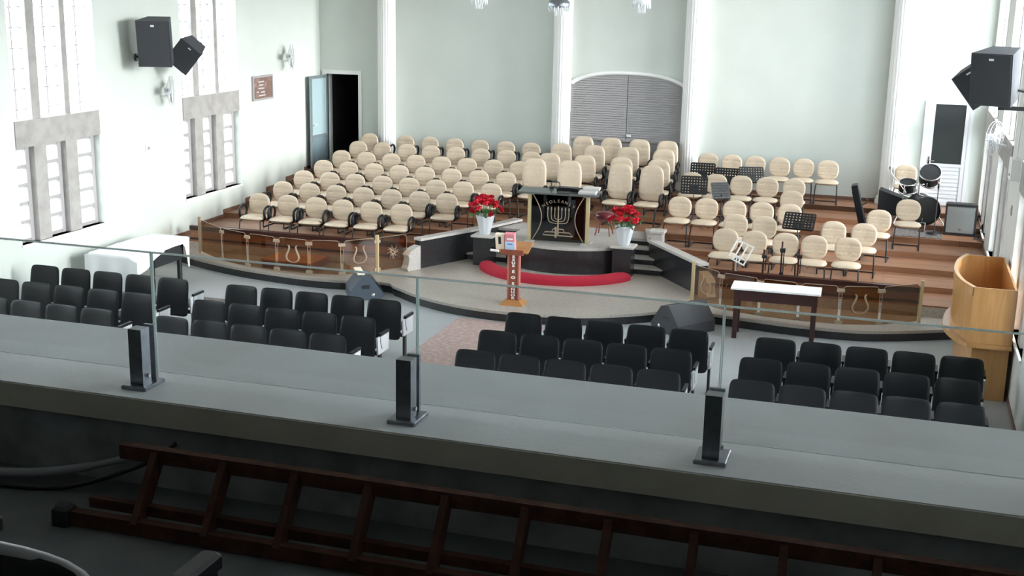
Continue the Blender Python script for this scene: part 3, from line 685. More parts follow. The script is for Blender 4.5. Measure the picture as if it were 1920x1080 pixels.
# ------------------------------------------------------------------ flower vases
def vase(x, y, z, where, seed, spread):
    rnd = random.Random(seed)
    t = thing('flower_vase', 'pale fluted vase of red flowers on the pedestal %s of the pulpit' % where, 'vase', (x, y, z), 0, 'flower vases beside the pulpit'); t.scale = (1.15, 1.15, 1.15)
    n = 32; vs = []; fs = []; pr = [(.075, 0), (.085, .02), (.115, .16), (.145, .29), (.155, .31), (.13, .29), (.09, .1)]
    for r, zz in pr:
        for j in range(n): a = 2 * PI * j / n; q = r * (1 + .06 * math.cos(8 * a) * (zz > .01)); vs.append((q * math.cos(a), q * math.sin(a), zz))
    for i in range(len(pr) - 1):
        for j in range(n): fs.append((i * n + j, i * n + (j + 1) % n, (i + 1) * n + (j + 1) % n, (i + 1) * n + j))
    b = MB(); b.add(vs, fs, True); b.build('pot', 'vase', t)
    fl = MB(); s0 = .068
    for k in range(5):
        for j in range(7):
            a = 2 * PI * (j + k * .4) / 7; el = .15 + k * .32; r = s0 * (1 - .12 * k)
            c = Vector((math.cos(a) * math.cos(el), math.sin(a) * math.cos(el), math.sin(el))); tn = Vector((-math.sin(a), math.cos(a), 0)); u = tn.cross(c)
            p = c * r; fl.add([p * .35, p + tn * r * .55 - u * r * .25, p * 1.15 + u * -r * .5, p - tn * r * .55 - u * r * .25], [(0, 1, 2, 3)])
    fl.lathe([(.01, -.02), (.028, 0), (.02, .03)], 6)
    me = None
    for i in range(19):
        a = i * 2.4; rr = spread * math.sqrt((i + .5) / 19); zz = .36 + .21 * (1 - (rr / spread) ** 2) + rnd.uniform(-.04, .06)
        if me is None: o = fl.build('flower', 'redflower', t); me = o.data
        else: o = bpy.data.objects.new('flower', me); COL.objects.link(o); o.parent = t
        o.location = (rr * math.cos(a), rr * math.sin(a), zz); o.rotation_euler = (rr * math.sin(a) * -3 + rnd.uniform(-.3, .3), rr * math.cos(a) * 3, rnd.uniform(0, 6)); q = rnd.uniform(.8, 1.15); o.scale = (q, q, q)
        sm = MB().tube([(0, 0, .2), (rr * .5 * math.cos(a), rr * .5 * math.sin(a), .3), (rr * math.cos(a), rr * math.sin(a), zz)], .004, 4); sm.build('stem', 'leaf', t)
    lf = MB(); lf.add([(0, 0, 0), (.025, .04, .012), (0, .10, .0), (-.025, .04, .012)], [(0, 1, 2, 3)]); me = None
    for i in range(34):
        a = rnd.uniform(0, 6.28); rr = rnd.uniform(.06, spread); 
        if me is None: o = lf.build('leaf', 'leaf', t); me = o.data
        else: o = bpy.data.objects.new('leaf', me); COL.objects.link(o); o.parent = t
        o.location = (rr * math.cos(a), rr * math.sin(a), rnd.uniform(.30, .46)); o.rotation_euler = (rnd.uniform(-.6, .8), rnd.uniform(-.5, .5), a - PI / 2)
vase(-7.11, 21.33, LOBE + .56, 'left', 3, .25); vase(-4.49, 21.37, LOBE + .56, 'right', 9, .24)

# ------------------------------------------------------------------ lectern "JESUS É O SENHOR"
lt = thing('slim_lectern', 'slim reddish wooden lectern with white vertical lettering and sloping tray', 'lectern', (-5.72, 18.68, LOBE), .06)
MB().add([(-.20, -.17, 0), (.20, -.17, 0), (.20, .17, 0), (-.20, .17, 0), (-.12, -.10, .075), (.12, -.10, .075), (.12, .10, .075), (-.12, .10, .075)], [(3, 2, 1, 0), (4, 5, 6, 7), (0, 1, 5, 4), (1, 2, 6, 5), (2, 3, 7, 6), (3, 0, 4, 7)]).build('base', 'orange', lt)
colm = MB().box(-.088, .088, -.045, .045, .07, .93).build('column', 'redwood', lt)
for s in (-1, 1): MB().box(s * .088 - .012, s * .088 + .012, -.055, .05, .07, .93).build('edge_strip', mat('pinkish_strip', (.36, .13, .10), .4), lt)
cu = bpy.data.curves.new('lettering', 'FONT'); cu.body = '\n'.join('JESUS') + '\n\n\u00c9\n\nO\n\n' + '\n'.join('SENHOR'); cu.size = .054; cu.space_line = .905; cu.align_x = 'CENTER'; cu.align_y = 'TOP'; cu.extrude = .002; cu.offset = .0022; cu.materials.append(M['letter'])
text_mesh('lettering', cu, colm, (0, -.049, .862), (PI / 2, 0, 0), 1.6)
tf = T((0, 0, .93)) @ Rx(.25)
MB().box(-.27, .27, -.2, .22, 0, .018, tf).build('tray', 'orange', lt); MB().box(-.17, .2, -.215, -.195, -.03, .06, tf).build('front_lip', 'redwood', lt)
LT = T((-5.72, 18.68, LOBE)) @ Rz(.06) @ tf @ Matrix.Diagonal((1.25, 1.15, 1.3, 1))
def on_lect(b, name, m, label, cat):
    o = b.build(name, m); o.matrix_world = LT; return tag(o, label, cat)
bxo = on_lect(MB().cbox(-.22, -.10, -.12, -.05, .02, .22, .004), 'cream_card_box', 'card', 'small cream box standing on the slim lectern', 'box')
MB().box(-.18, -.145, -.1225, -.12, .09, .19).build('print', 'darkcloth', bxo)
bxo = on_lect(MB().cbox(-.09, .04, -.14, -.06, .02, .24, .004), 'blue_card_box', 'pink', 'pink box with pale blue label on the slim lectern', 'box')
MB().box(-.088, .038, -.1425, -.14, .03, .14).build('label_card', 'blue', bxo); MB().box(-.06, .01, -.1445, -.1425, .10, .115).build('print', mat('blue_print', (.10, .2, .5), .6), bxo); MB().box(-.06, .02, -.1425, -.14, .165, .185).build('stripe', 'letter', bxo)
on_lect(MB().cyl((-.27, -.2, .035), (-.16, -.21, .035), .016, 10), 'white_tube', 'letter', 'short white tube lying on the lectern tray', 'tube')
on_lect(MB().box(.05, .25, -.12, -.115, .02, .22), 'clear_book_stand', 'pane', 'clear upright panel on the right of the lectern tray', 'panel')

# ------------------------------------------------------------------ floor monitors
def monitor(loc, rz, sc, m, label, w=.66):
    t = thing('floor_monitor', label, 'speaker', loc, rz, 'wedge stage monitors')
    pr = [(-.27, 0), (.24, 0), (.30, .10), (.10, .38), (-.06, .42), (-.27, .16)]; h = w / 2
    b = MB(); k = len(pr); b.add([(x, -p, z) for x in (-h, h) for p, z in pr], [tuple(range(k)), tuple(reversed(range(k, 2 * k)))] + [((i + 1) % k, i, k + i, k + (i + 1) % k) for i in range(k)]); b.build('cabinet', m, t)
    a = Vector((0, -.30, .10)); c = Vector((0, -.10, .38)); 
    b = MB(); n = Vector((0, -.28, -.2)).normalized() * -1
    b.add([(x * h * .92, p[0], p[1]) for x, p in ((-1, (-.305, .125)), (1, (-.305, .125)), (1, (-.125, .375)), (-1, (-.125, .375)))], [(0, 1, 2, 3)]); b.build('grille', 'charcoal', t)
    for s in (-1, 1):
        MB().box(*sorted((s * h, s * (h + .004))), -.06, .08, .2, .26).build('handle_recess', 'blackm', t)
        MB().lathe([(.03, 0), (.03, .006), (.012, .008)], 12, T((s * h, -.12, .09)) @ Ry(s * PI / 2)).build('jack_plate', 'chrome', t)
    t.scale = (sc, sc, sc); return t
monitor((-8.45, 18.85, 0), math.radians(122), 1.0, 'navy', 'blue-grey wedge stage monitor at the end of the left stage lobe', .62)
tag(MB().cbox(-.26, .26, -.06, .06, 0, .025, .005).build('wooden_batten', 'card', loc=(-8.52, 18.83, .425), rot=(0, 0, math.radians(122))), 'short pale batten lying on the blue-grey monitor', 'batten')
monitor((-2.93, 18.72, 0), math.radians(233), 1.1, 'charcoal', 'large black wedge stage monitor before the right glass balustrade', .72)

# ------------------------------------------------------------------ tables
t = thing('communion_table', 'narrow dark wooden table with white top before the right balustrade', 'table', (-1.54, 18.78, 0), .03)
MB().cbox(-.67, .67, -.25, .25, .775, .805, .006).build('table_top', 'wtop', t)
MB().box(-.62, .62, -.21, -.19, .60, .775).build('apron', 'dkwood', t); MB().box(-.62, .62, .19, .21, .60, .775).build('apron', 'dkwood', t)
for s in (-1, 1):
    MB().box(s * .6 - .02, s * .6 + .02, -.2, .2, .62, .775).build('side_rail', 'dkwood', t)
    for q in (-1, 1): MB().box(s * .58 - .035, s * .58 + .035, q * .19 - .03, q * .19 + .03, 0, .775).build('leg', 'dkwood', t)
t = thing('side_table', 'dark table under a white cloth by the left wall', 'table', (-12.25, 18.0, 0))
MB().box(-.36, .36, -.85, .85, .70, .755).build('table_top', 'darkcloth', t)
MB().box(.10, .34, -.1, .8, .38, .70).build('front_panel', 'darkcloth', t)
for s in (-1, 1):
    for q in (-1, 1): MB().cyl((s * .28, q * .75, 0), (s * .28, q * .75, .70), .045, 10).build('leg', 'blackm', t)
# draped cloth: a grid bent over the table edges
hx, hy = .39, .89; nx, ny = 34, 60; vs = []; fs = []
def drop_right(v):   # hanging length on the hall side along the table
    s = (v + hy) / (2 * hy)
    if s < .08: return .62
    if s < .55: return .42 - .30 * (s - .08) / .47
    if s < .9: return .10
    return .10 + .45 * min(1, (s - .9) / .06)
us = [i / nx for i in range(nx + 1)]; 
ly = [(-1.0 + .16 * 0) for _ in ()]
for j in range(ny + 1):
    tv = j / ny; tot = .62 + 2 * hy + .18; sv = tv * tot - .62 - hy
    for i in range(nx + 1):
        s = us[i]; v = max(-hy, min(hy, sv)); dr = drop_right(v); dl = .3
        su = -dl + s * (dl + 2 * hx + dr) - hx
        u = max(-hx, min(hx, su)); z = .765; x, yv = u, v
        ou = su - u; ov = sv - v
        if ou > 0: z -= ou; x += .015 + .03 * math.sin(v * 11) * min(1, ou * 3)
        elif ou < 0: z += ou; x -= .015
        if ov < 0:
            z = min(z, .765 + ov) if ou == 0 else .765 + ov - abs(ou) * .25 * 0; yv = -hy - .015 - .03 * math.sin(u * 16 + 1) * min(1, -ov * 2)
            if ou != 0: x = u + (ou * .25); z = .765 + ov - abs(ou) * .1
        elif ov > 0: z = min(z, .765 - ov); yv = hy + .015
        vs.append((x, yv, z))
for j in range(ny):
    for i in range(nx): a = j * (nx + 1) + i; fs.append((a, a + 1, a + nx + 2, a + nx + 1))
tag(MB().add(vs, fs, True).build('tablecloth', 'cloth', loc=(-12.25, 18.0, 0)), 'white cloth draped over the dark table by the left wall', 'tablecloth')
# low wooden box behind the left glass
t = thing('low_wooden_box', 'low orange-brown wooden platform box behind the left balustrade glass', 'box', (-10.25, 19.83, LOBE), .0)
MB().cbox(-.5, .5, -.36, .36, .13, .16, .006).build('top_board', 'orange', t); MB().box(-.48, .48, -.34, .34, 0, .13).build('body', 'lowwall', t)

# ------------------------------------------------------------------ music stands
def stand(x, y, z, h, rz, tilt, label, m='blackm', open_=False, w=.48, hh=.32, roll=0):
    t = thing('music_stand', label, 'music stand', (x, y, z), rz, 'music stands of the orchestra')
    b = MB(); tf = T((0, 0, h)) @ Ry(roll) @ Rx(-tilt)
    nx, nz = 9, 6
    if open_:
        w, hh = .34, .34
        for xx in (-w / 2, -w / 6, w / 6, w / 2): b.box(xx - .012, xx + .012, -.006, .006, 0, hh, tf)
        for zz in (0, hh * .25, hh): b.box(-w / 2 - .012, w / 2 + .012, -.006, .006, zz - .012, zz + .012, tf)
    else:
        for i in range(nx + 1): xx = -w / 2 + w * i / nx; b.box(xx - .0165, xx + .0165, -.004, .004, 0, hh, tf)
        for k in range(nz + 1): zz = hh * k / nz; b.box(-w / 2, w / 2, -.004, .004, zz - .0165, zz + .0165, tf)
        b.box(-w * .16, w * .16, -.003, .003, 0, hh * .5, tf)
    b.box(-w / 2, w / 2, -.05, 0, -.012, 0, tf); b.build('desk', m, t)
    MB().tube([(0, .02, h + .08), (0, .02, .25)], .009, 6).build('upper_pole', m, t); MB().tube([(0, .02, .55 * h), (0, .02, .06)], .013, 6).build('lower_pole', m, t)
    for k in range(3):
        a = .5 + k * 2 * PI / 3; MB().tube([(0, .02, .26), (.24 * math.cos(a), .02 + .24 * math.sin(a), .008)], .007, 5).build('leg', m, t)
stand(-3.74, 25.32, LEV[5], .56, .05, .25, 'black perforated music stand highest beside the third column')
stand(-3.62, 23.52, LEV[3], .74, .12, .22, 'black perforated music stand nearest the third column foot')
stand(-3.22, 25.25, LEV[5], .50, .05, .35, 'black perforated music stand half hidden behind the second orchestra row')
stand(-2.72, 25.3, LEV[5], .56, .35, .5, 'black perforated music stand tilted sideways below the wall chairs')
stand(-3.12, 23.85, LEV[3], .62, .55, .5, 'black slatted music stand leaning before the second orchestra row', w=.34)
stand(-1.50, 21.75, LEV[1], .72, -.12, .7, 'black perforated music stand lying almost flat behind the front orchestra row', w=.52)
stand(-2.395, 20.56, LEV[0], .42, -.5, .45, 'white open-frame music stand leaning between the first two front chairs', m='white', open_=True, roll=.25)
def folded(x, y, z, h, label):
    t = thing('folded_stand', label, 'stand', (x, y, z), 0, 'folded stands before the front row')
    MB().tube([(0, 0, .02), (0, 0, h)], .016, 6).build('pole', 'dkwood', t); MB().tube([(.035, 0, .3), (.035, 0, h * .86)], .010, 6).build('rod', 'blackm', t)
    MB().box(-.03, .055, -.03, .03, h * .78, h * .86).build('clamp', 'blackm', t); MB().box(-.02, .045, -.02, .02, h * .3, h * .36).build('clamp', 'blackm', t)
    for k in range(3): a = .5 + k * 2.094; MB().tube([(0, 0, .12), (.07 * math.cos(a), .07 * math.sin(a), .01)], .008, 5).build('leg', 'blackm', t)
folded(-1.93, 20.54, LEV[0], .66, 'dark folded stand before the second front orchestra chair')
folded(-1.64, 20.54, LEV[0], .82, 'tall dark folded stand before the third front orchestra chair')
folded(-1.36, 20.54, LEV[0], .72, 'dark folded stand between third and fourth front orchestra chairs')

# keyboard stood on end
t = thing('upright_keyboard', 'black electric keyboard standing on its end and leaning left', 'keyboard', (-.36, 23.75, LEV[3]))
tf = Ry(-.27)
MB().cbox(-.06, .06, -.16, .16, 0, 1.12, .012, tf).build('case', 'blackp', t)
b = MB()
for k in range(28): b.box(-.067, -.06, -.15, -.02, .12 + k * .032, .148 + k * .032, tf)
kk = b.build('key_bed', 'blackm', t); MB().box(-.064, -.059, .02, .12, .8, 1.05, tf).build('control_panel', 'grille', t)
for z in (.35, .72): MB().tube(smoothline([(.06, 0, z), (.15, 0, z + .02), (.15, 0, z + .09), (.06, 0, z + .10)], 4), .012, 6, tf=tf).build('bracket', 'blackm', t)

tag(MB().cbox(-.5, .5, -.04, .04, 0, .05, .008).build('dark_batten', 'dkwood', loc=(-1.02, 23.55, LEV[3]), rot=(0, 0, .95)), 'dark wooden batten lying askew on the step left of the upright keyboard', 'batten')
# ------------------------------------------------------------------ drums, amplifier, cabinet
t = thing('bass_drum', 'black bass drum behind the cream chair near the right wall', 'drum', (.62, 25.15, LEV[5]), .35)
tf = T((0, 0, .28)) @ Rx(PI / 2)
MB().lathe([(.265, -.2), (.265, .2)], 32, tf).build('shell', 'blackp', t); MB().lathe([(.25, .2), (.25, .205)], 32, tf).build('front_head', 'blackm', t)
for z in (-.2, .2): MB().lathe([(.262, z - .02), (.282, z - .02), (.282, z + .02), (.262, z + .02)], 32, tf, caps=False).build('hoop', 'blackm', t)
for k in range(8): a = k * PI / 4 + .2; MB().cyl((.275 * math.cos(a), -.15, .28 + .275 * math.sin(a)), (.275 * math.cos(a), .15, .28 + .275 * math.sin(a)), .010, 6).build('lug', 'chrome', t)
for s in (-1, 1): MB().cyl((s * .25, -.1, .2), (s * .36, -.22, 0), .012, 6).build('spur', 'chrome', t)
def tom(x, y, z, r, h, label, tilt=0, legs=False):
    t = thing('tom_drum', label, 'drum', (x, y, z), 0, 'drums of the drum kit')
    tf = T((0, 0, .45 if legs else 0)) @ Rx(tilt)
    b = MB(); b.lathe([(r, -h), (r, 0)], 28, tf); b.build('shell', 'blackp', t)
    MB().lathe([(r - .01, 0), (r - .01, .004)], 28, tf).build('head', 'darkcloth', t)
    for zz in (-h, -.015): MB().lathe([(r, zz), (r + .015, zz), (r + .015, zz + .03), (r, zz + .03)], 28, tf, caps=False).build('hoop', 'chrome', t)
    for k in range(6): a = k * PI / 3 + .3; MB().cyl((r * 1.03 * math.cos(a), r * 1.03 * math.sin(a), -h * .75), (r * 1.03 * math.cos(a), r * 1.03 * math.sin(a), -h * .3), .013, 6, tf).build('lug', 'chrome', t)
    if legs:
        for k in range(3): a = k * 2.094 + .4; MB().cyl((r * 1.06 * math.cos(a), r * 1.06 * math.sin(a), .2), (r * 1.06 * math.cos(a), r * 1.06 * math.sin(a), 0), .01, 6).build('leg', 'chrome', t)
    return t
tom(.70, 25.3, LEV[5] + .98, .20, .24, 'black rack drum above the bass drum, before the louvred door', .75)
tom(.30, 25.3, LEV[5] + .76, .16, .2, 'small black rack drum above the bass drum beside the dark cabinet', .3)
MB_ = thing('drum_mount', 'chrome double drum holder on top of the bass drum', 'drum holder', (.52, 25.15, LEV[5] + .56))
MB().cyl((0, 0, -.03), (0, 0, .2), .018, 8).build('post', 'chrome', MB_)
for s in (-1, 1): MB().tube(smoothline([(0, 0, .17), (s * .06, 0, .2), (s * .09, .04, .2)], 3), .012, 6).build('arm', 'chrome', MB_)
t = thing('equipment_cabinet', 'black cloth-covered cabinet with castors at the foot of the fourth column', 'cabinet', (.02, 25.62, LEV[5]), .0)
MB().add([(-.25, -.2, .06), (.33, -.2, .06), (.33, .1, .06), (-.25, .1, .06), (-.25, -.2, .56), (.33, -.2, .38), (.33, .1, .40), (-.22, .1, .58)], [(3, 2, 1, 0), (4, 5, 6, 7), (0, 1, 5, 4), (1, 2, 6, 5), (2, 3, 7, 6), (3, 0, 4, 7)]).build('body', 'darkcloth', t)
for x in (-.2, .28):
    for y in (-.15, .05): MB().lathe([(.03, -.012), (.03, .012)], 12, T((x, y, .03)) @ Ry(PI / 2)).build('caster', 'blackm', t)
t = thing('cymbal_stand', 'chrome boom stand without cymbal beside the drums', 'stand', (.22, 24.99, LEV[5]))
MB().tube([(0, 0, .1), (.02, 0, .75)], .012, 6).build('pole', 'chrome', t); MB().tube([(.06, 0, .6), (-.26, 0, .98), (-.27, 0, 1.06)], .010, 6).build('boom', 'chrome', t); MB().lathe([(.03, 0), (.03, .05)], 10, T((-.27, 0, 1.04))).build('tip', 'chrome', t)
for k in range(3): a = k * 2.094; MB().tube([(0, 0, .3), (.25 * math.cos(a), .25 * math.sin(a), .01)], .009, 6).build('leg', 'chrome', t)
t = thing('microphone_stand', 'thin black microphone stand between the drums and the grey amplifier', 'stand', (.85, 24.52, LEV[4] + .012))
MB().tube([(0, 0, .02), (0, 0, .86)], .010, 6).build('pole', 'blackm', t); MB().lathe([(.012, .86), (.02, .9), (.022, .95), (.01, .98)], 10).build('microphone', 'blackm', t); MB().lathe([(.14, 0), (.14, .015), (.03, .025)], 20).build('base', 'blackm', t)
t = thing('bass_pedal', 'chrome pedal on the floor in front of the bass drum', 'pedal', (.62, 24.72, LEV[4]))
MB().box(-.05, .05, -.14, .12, 0, .02).build('foot_plate', 'chrome', t); MB().tube([(-.06, .1, 0), (-.06, .1, .16), (.06, .1, .16), (.06, .1, 0)], .009, 6).build('yoke', 'chrome', t); MB().tube([(0, .1, .16), (0, .02, .26)], .006, 6).build('beater', 'chrome', t)
t = thing('guitar_amplifier', 'guitar amplifier with grey grille and black case by the right wall', 'amplifier', (1.31, 24.62, LEV[4]), -.05)
MB().cbox(-.29, .29, -.0, .28, .0, .60, .02).build('case', 'blackp', t)
MB().box(-.255, .255, -.012, 0, .05, .555).build('grille', 'grille', t); MB().box(-.02, .03, -.016, -.012, .11, .135).build('badge', 'chrome', t)
b = MB(); b.box(-.29, .29, -.02, 0, 0, .045); b.box(-.29, .29, -.02, 0, .555, .60); b.box(-.29, -.255, -.02, 0, .045, .555); b.box(.255, .29, -.02, 0, .045, .555); b.build('front_frame', 'blackm', t)
tag(MB().tube(smoothline([(1.62, 24.7, .775), (1.66, 24.5, .775), (1.58, 24.45, .775), (1.64, 24.35, .775), (1.55, 24.3, .775)], 5), .01, 5).build('amplifier_cable', 'blackm'), 'black cable coiled on the step beside the amplifier', 'cable')
tag(MB().cbox(.1, 1.0, 24.1, 24.92, LEV[4], LEV[4] + .012, .005).build('drum_rug', 'mat_'), 'dark speckled rug on the step in front of the drums', 'rug')

# ------------------------------------------------------------------ tall wooden booth by the right wall
t = thing('wooden_booth', 'tall honey-coloured wooden booth with curved side by the right wall', 'booth')
side = smoothline([(1.14, 16.66), (1.0, 17.1), (.94, 17.7), (1.0, 18.4), (1.14, 18.9)], 6)
inn = inset(side, -.03); inn = [(p[0], p[1]) for p in inn]
out = [(p[0], p[1]) for p in side]
MB().prism(out + inn[::-1], .80, 1.52).build('curved_side', 'honey', t)
MB().box(1.14, 1.66, 16.63, 16.66, .80, 1.54).build('front_panel', 'honey', t)
MB().box(1.14, 1.68, 18.88, 18.91, .80, 1.52).build('back_panel', 'honey', t)
MB().box(1.645, 1.675, 16.66, 18.88, .80, 1.52).build('wall_panel', 'honey', t)
rim = inset(side, .012); rim2 = inset(side, -.038); MB().prism([(p[0], p[1]) for p in rim] + [(p[0], p[1]) for p in rim2][::-1], 1.42, 1.535).build('rim_band', 'honey', t)
bel = smoothline([(1.12, 16.6), (.93, 17.0), (.84, 17.6), (.93, 18.4), (1.14, 18.9)], 6)
MB().prism([(p[0], p[1]) for p in bel] + [(1.67, 18.9), (1.67, 16.6)], .74, .80).build('belt_shelf', 'honey', t)
low = smoothline([(1.2, 16.75), (1.06, 17.2), (1.02, 17.7), (1.06, 18.3), (1.2, 18.8)], 6)
MB().prism([(p[0], p[1]) for p in low] + [(1.66, 18.8), (1.66, 16.75)], 0, .74).build('lower_body', 'honey', t)

# ------------------------------------------------------------------ loudspeakers on the side walls
def speaker(c, rz, rx, w, h, d, label, roll=0, bracket=None):
    t = thing('wall_speaker', label, 'loudspeaker', c, rz)
    tf = Rx(rx) @ Ry(roll); b = MB(); k = .68
    pr = [(-w / 2, -d / 2), (w / 2, -d / 2), (w / 2 * k, d / 2), (-w / 2 * k, d / 2)]
    b.prism(pr, -h / 2, h / 2, tf); b.build('cabinet', 'charcoal', t)
    MB().box(-w / 2 * .93, w / 2 * .93, -d / 2 - .012, -d / 2, -h / 2 * .95, h / 2 * .95, tf).build('grille', mat('speaker_grille', (.03, .032, .037), .75, bump=(260, .4)), t)
    MB().box(-.03, .03, -d / 2 - .016, -d / 2 - .012, h / 2 * .74, h / 2 * .82, tf).build('badge', 'alum', t)
    if bracket:
        b = MB(); b.tube([(0, d / 2 * .6, -h * .2), bracket], .02, 6, tf=None); b.lathe([(.07, 0), (.07, .03)], 12, T(bracket) @ Ry(PI / 2)); b.build('wall_bracket', 'blackm', t)
    return t
speaker((-12.5, 19.2, 4.13), math.radians(18), .12, .58, .80, .5, 'large black loudspeaker on the left wall between two windows', 0, (-.5, .35, -.3))
speaker((-12.46, 20.08, 3.88), math.radians(12), .2, .46, .52, .42, 'smaller black loudspeaker tilted sideways beside the large left one', .72, (-.6, .45, .1))
speaker((1.16, 16.9, 4.22), math.radians(-24), .16, .52, .66, .48, 'large black loudspeaker on the right wall', 0, (.42, .35, -.22))
speaker((.98, 17.5, 4.10), math.radians(-10), .15, .44, .5, .42, 'smaller black loudspeaker tilted behind the large right one', -.65, (.6, .4, -.1))
tag(MB().box(1.2, XR, 16.9, 16.96, 3.80, 3.85).box(XR - .03, XR, 16.6, 16.86, 3.75, 4.05).build('speaker_shelf_arm', 'blackm'), 'black steel arm under the large right loudspeaker', 'bracket')

# wall fans, plaque, small boxes
def fan(x, y, z, s, label):
    t = thing('wall_fan', label, 'fan', (x, y, z), 0, 'wall fans')
    MB().tube([(0, 0, -.12), (-s * .14, 0, -.10), (-s * .16, 0, 0)], .02, 6).build('bracket', 'alum', t)
    tf = T((-s * .22, 0, 0)) @ Ry(-s * PI / 2) @ Rx(0) ; tf = T((-s * .24, -.05, 0)) @ Rz(s * -.5) @ Ry(PI / 2)
    MB().lathe([(.06, -.1), (.07, -.02), (.05, .04)], 16, tf).build('motor', 'alum', t)
    for k in range(3):
        a = k * 2.094 + .4; c, q = math.cos(a), math.sin(a)
        b = MB(); b.add([tuple(tf @ Vector((r * math.cos(a + da), r * math.sin(a + da), zz))) for r, da, zz in ((.05, -.3, .02), (.24, -.45, .04), (.25, .25, -.01), (.06, .35, .0))], [(0, 1, 2, 3)]); b.build('blade', mat('fan_blade', (.42, .44, .45), .4), t)
    b = MB()
    for r, zz in ((.27, 0), (.27, .05), (.18, .07), (.09, .08)): b.tube([(r * math.cos(2 * PI * i / 28), r * math.sin(2 * PI * i / 28), zz) for i in range(28)], .004, 4, closed=True, tf=tf)
    for i in range(20): a = 2 * PI * i / 20; b.tube([(.05 * math.cos(a), .05 * math.sin(a), .082), (.27 * math.cos(a), .27 * math.sin(a), .05), (.27 * math.cos(a), .27 * math.sin(a), 0), (.08 * math.cos(a), .08 * math.sin(a), -.06)], .0025, 3, tf=tf)
    b.build('guard', 'alum', t)
fan(XL, 20.1, 3.2, -1, 'white wall fan below the left loudspeakers'); fan(XL, 24.9, 3.6, -1, 'white wall fan above the brown plaque on the left wall'); fan(XR, 21.2, 3.0, 1, 'white wall fan on the right wall near the boxes')
t = thing('wall_plaque', 'brown framed plaque on the left wall before the doorway', 'plaque', (XL, 23.95, 2.98))
MB().box(.0, .03, -.40, .40, -.22, .22).build('panel', 'plaque', t)
b = MB(); b.box(0, .045, -.44, .44, .22, .26); b.box(0, .045, -.44, .44, -.26, -.22); b.box(0, .045, -.44, -.40, -.22, .22); b.box(0, .045, .40, .44, -.22, .22); b.build('frame', 'winframe', t)
for k, (ya, yb, z) in enumerate(((-.2, .05, .13), (-.16, .02, .06), (-.2, .06, -.01), (-.28, -.18, -.08), (-.1, .08, -.09), (-.18, .1, -.16))): MB().box(.03, .034, ya, yb, z - .014, z + .014).build('raised_line', 'paper', t)
t = thing('fan_switch', 'small white switch on the left wall under the loudspeakers', 'switch', (XL, 19.6, 2.18))
MB().box(0, .02, -.06, .06, -.06, .06).build('plate', 'white', t); MB().box(.02, .06, -.02, .02, -.02, .03).build('knob', 'paper', t)
t = thing('junction_box', 'white junction box high on the right wall', 'box', (XR - .001, 19.0, 2.80))
MB().box(-.12, 0, -.22, .22, -.15, .15).build('case', 'white', t); MB().box(-.125, -.12, -.05, .05, -.1, -.07).build('slot', 'blackm', t); MB().tube([(-.05, 0, .15), (-.03, .05, .6), (-.03, .05, 1.4)], .012, 6).build('conduit', 'white', t)
t = thing('right_wall_switch', 'small pale switch plate low on the right wall', 'switch', (XR, 19.3, 2.15)); MB().box(-.015, 0, -.05, .05, -.07, .07).build('plate', 'winframe', t); MB().box(-.03, -.015, -.015, .015, -.03, .03).build('rocker', 'white', t)

# chandeliers, only their lower ends hang into view
def chandelier(x, y, z, r, m, label):
    t = thing('chandelier', label, 'chandelier', (x, y, z), 0, 'chandeliers over the stage front')
    MB().tube([(0, 0, .3), (0, 0, ZC - z)], .012, 6).build('rod', 'chrome', t)
    MB().lathe([(r, 0), (r + .01, .03), (r, .09), (r * .6, .16), (.03, .3)], 24).build('body', m, t)
    for k in range(18): a = k * 2 * PI / 18; MB().lathe([(.004, -.06), (.012, -.045), (.012, .0), (.006, .02)], 6, T((r * math.cos(a), r * math.sin(a), .01 - .02 * (k % 2)))).build('crystal_drop', 'crystal', t)
    for k in range(6): a = k * 2 * PI / 6; MB().lathe([(.003, -.14), (.01, -.12), (.01, -.03), (.004, .02)], 6, T((r * .4 * math.cos(a), r * .4 * math.sin(a), 0))).build('crystal_drop', 'crystal', t)
chandelier(-5.45, 20.0, 4.88, .17, 'steel', 'grey crystal chandelier before the second column'); chandelier(-6.83, 20.0, 4.96, .13, 'crystal', 'clear crystal chandelier left of the second column'); chandelier(-4.08, 20.0, 4.96, .14, 'crystal', 'clear crystal chandelier over the arched blinds')

# ------------------------------------------------------------------ balcony in front of the camera
LZ, LY0, LY1, FZ = 3.75, 3.595, 4.36, 3.40
struct(MB().box(XL, XR, YR, 3.72, FZ - .25, FZ).build('balcony_floor', 'bfloor'))
struct(MB().box(XL, XR, 3.64, 3.9, FZ, LZ - .09).build('wall_balcony', mat('parapet_grey', (.40, .415, .43), .7, noise=(5, (.22, .225, .23), .4, .7))))
led = struct(MB().box(XL, XR, LY0, LY1, LZ - .092, LZ).build('balcony_ledge', 'ledge'), 'wide grey ledge along the balcony front')
MB().box(XL, XR, LY0 - .006, LY0, LZ - .094, LZ - .004).build('front_face', 'face', led)
struct(MB().box(XL, XR, 3.9, LY1 - .04, FZ - .25, LZ - .092).build('balcony_beam', 'ledge'))
struct(MB().box(XL, XR, 3.72, 4.2, -.2, FZ - .25).build('wall_under_balcony', 'walls'))
rl = thing('balcony_railing', 'frameless glass railing on square steel posts along the balcony ledge', 'railing')
PX = [-2.555 + 1.043 * k for k in range(-2, 5)]; PX = [x for x in PX if x < 1.6]
GY = 3.82
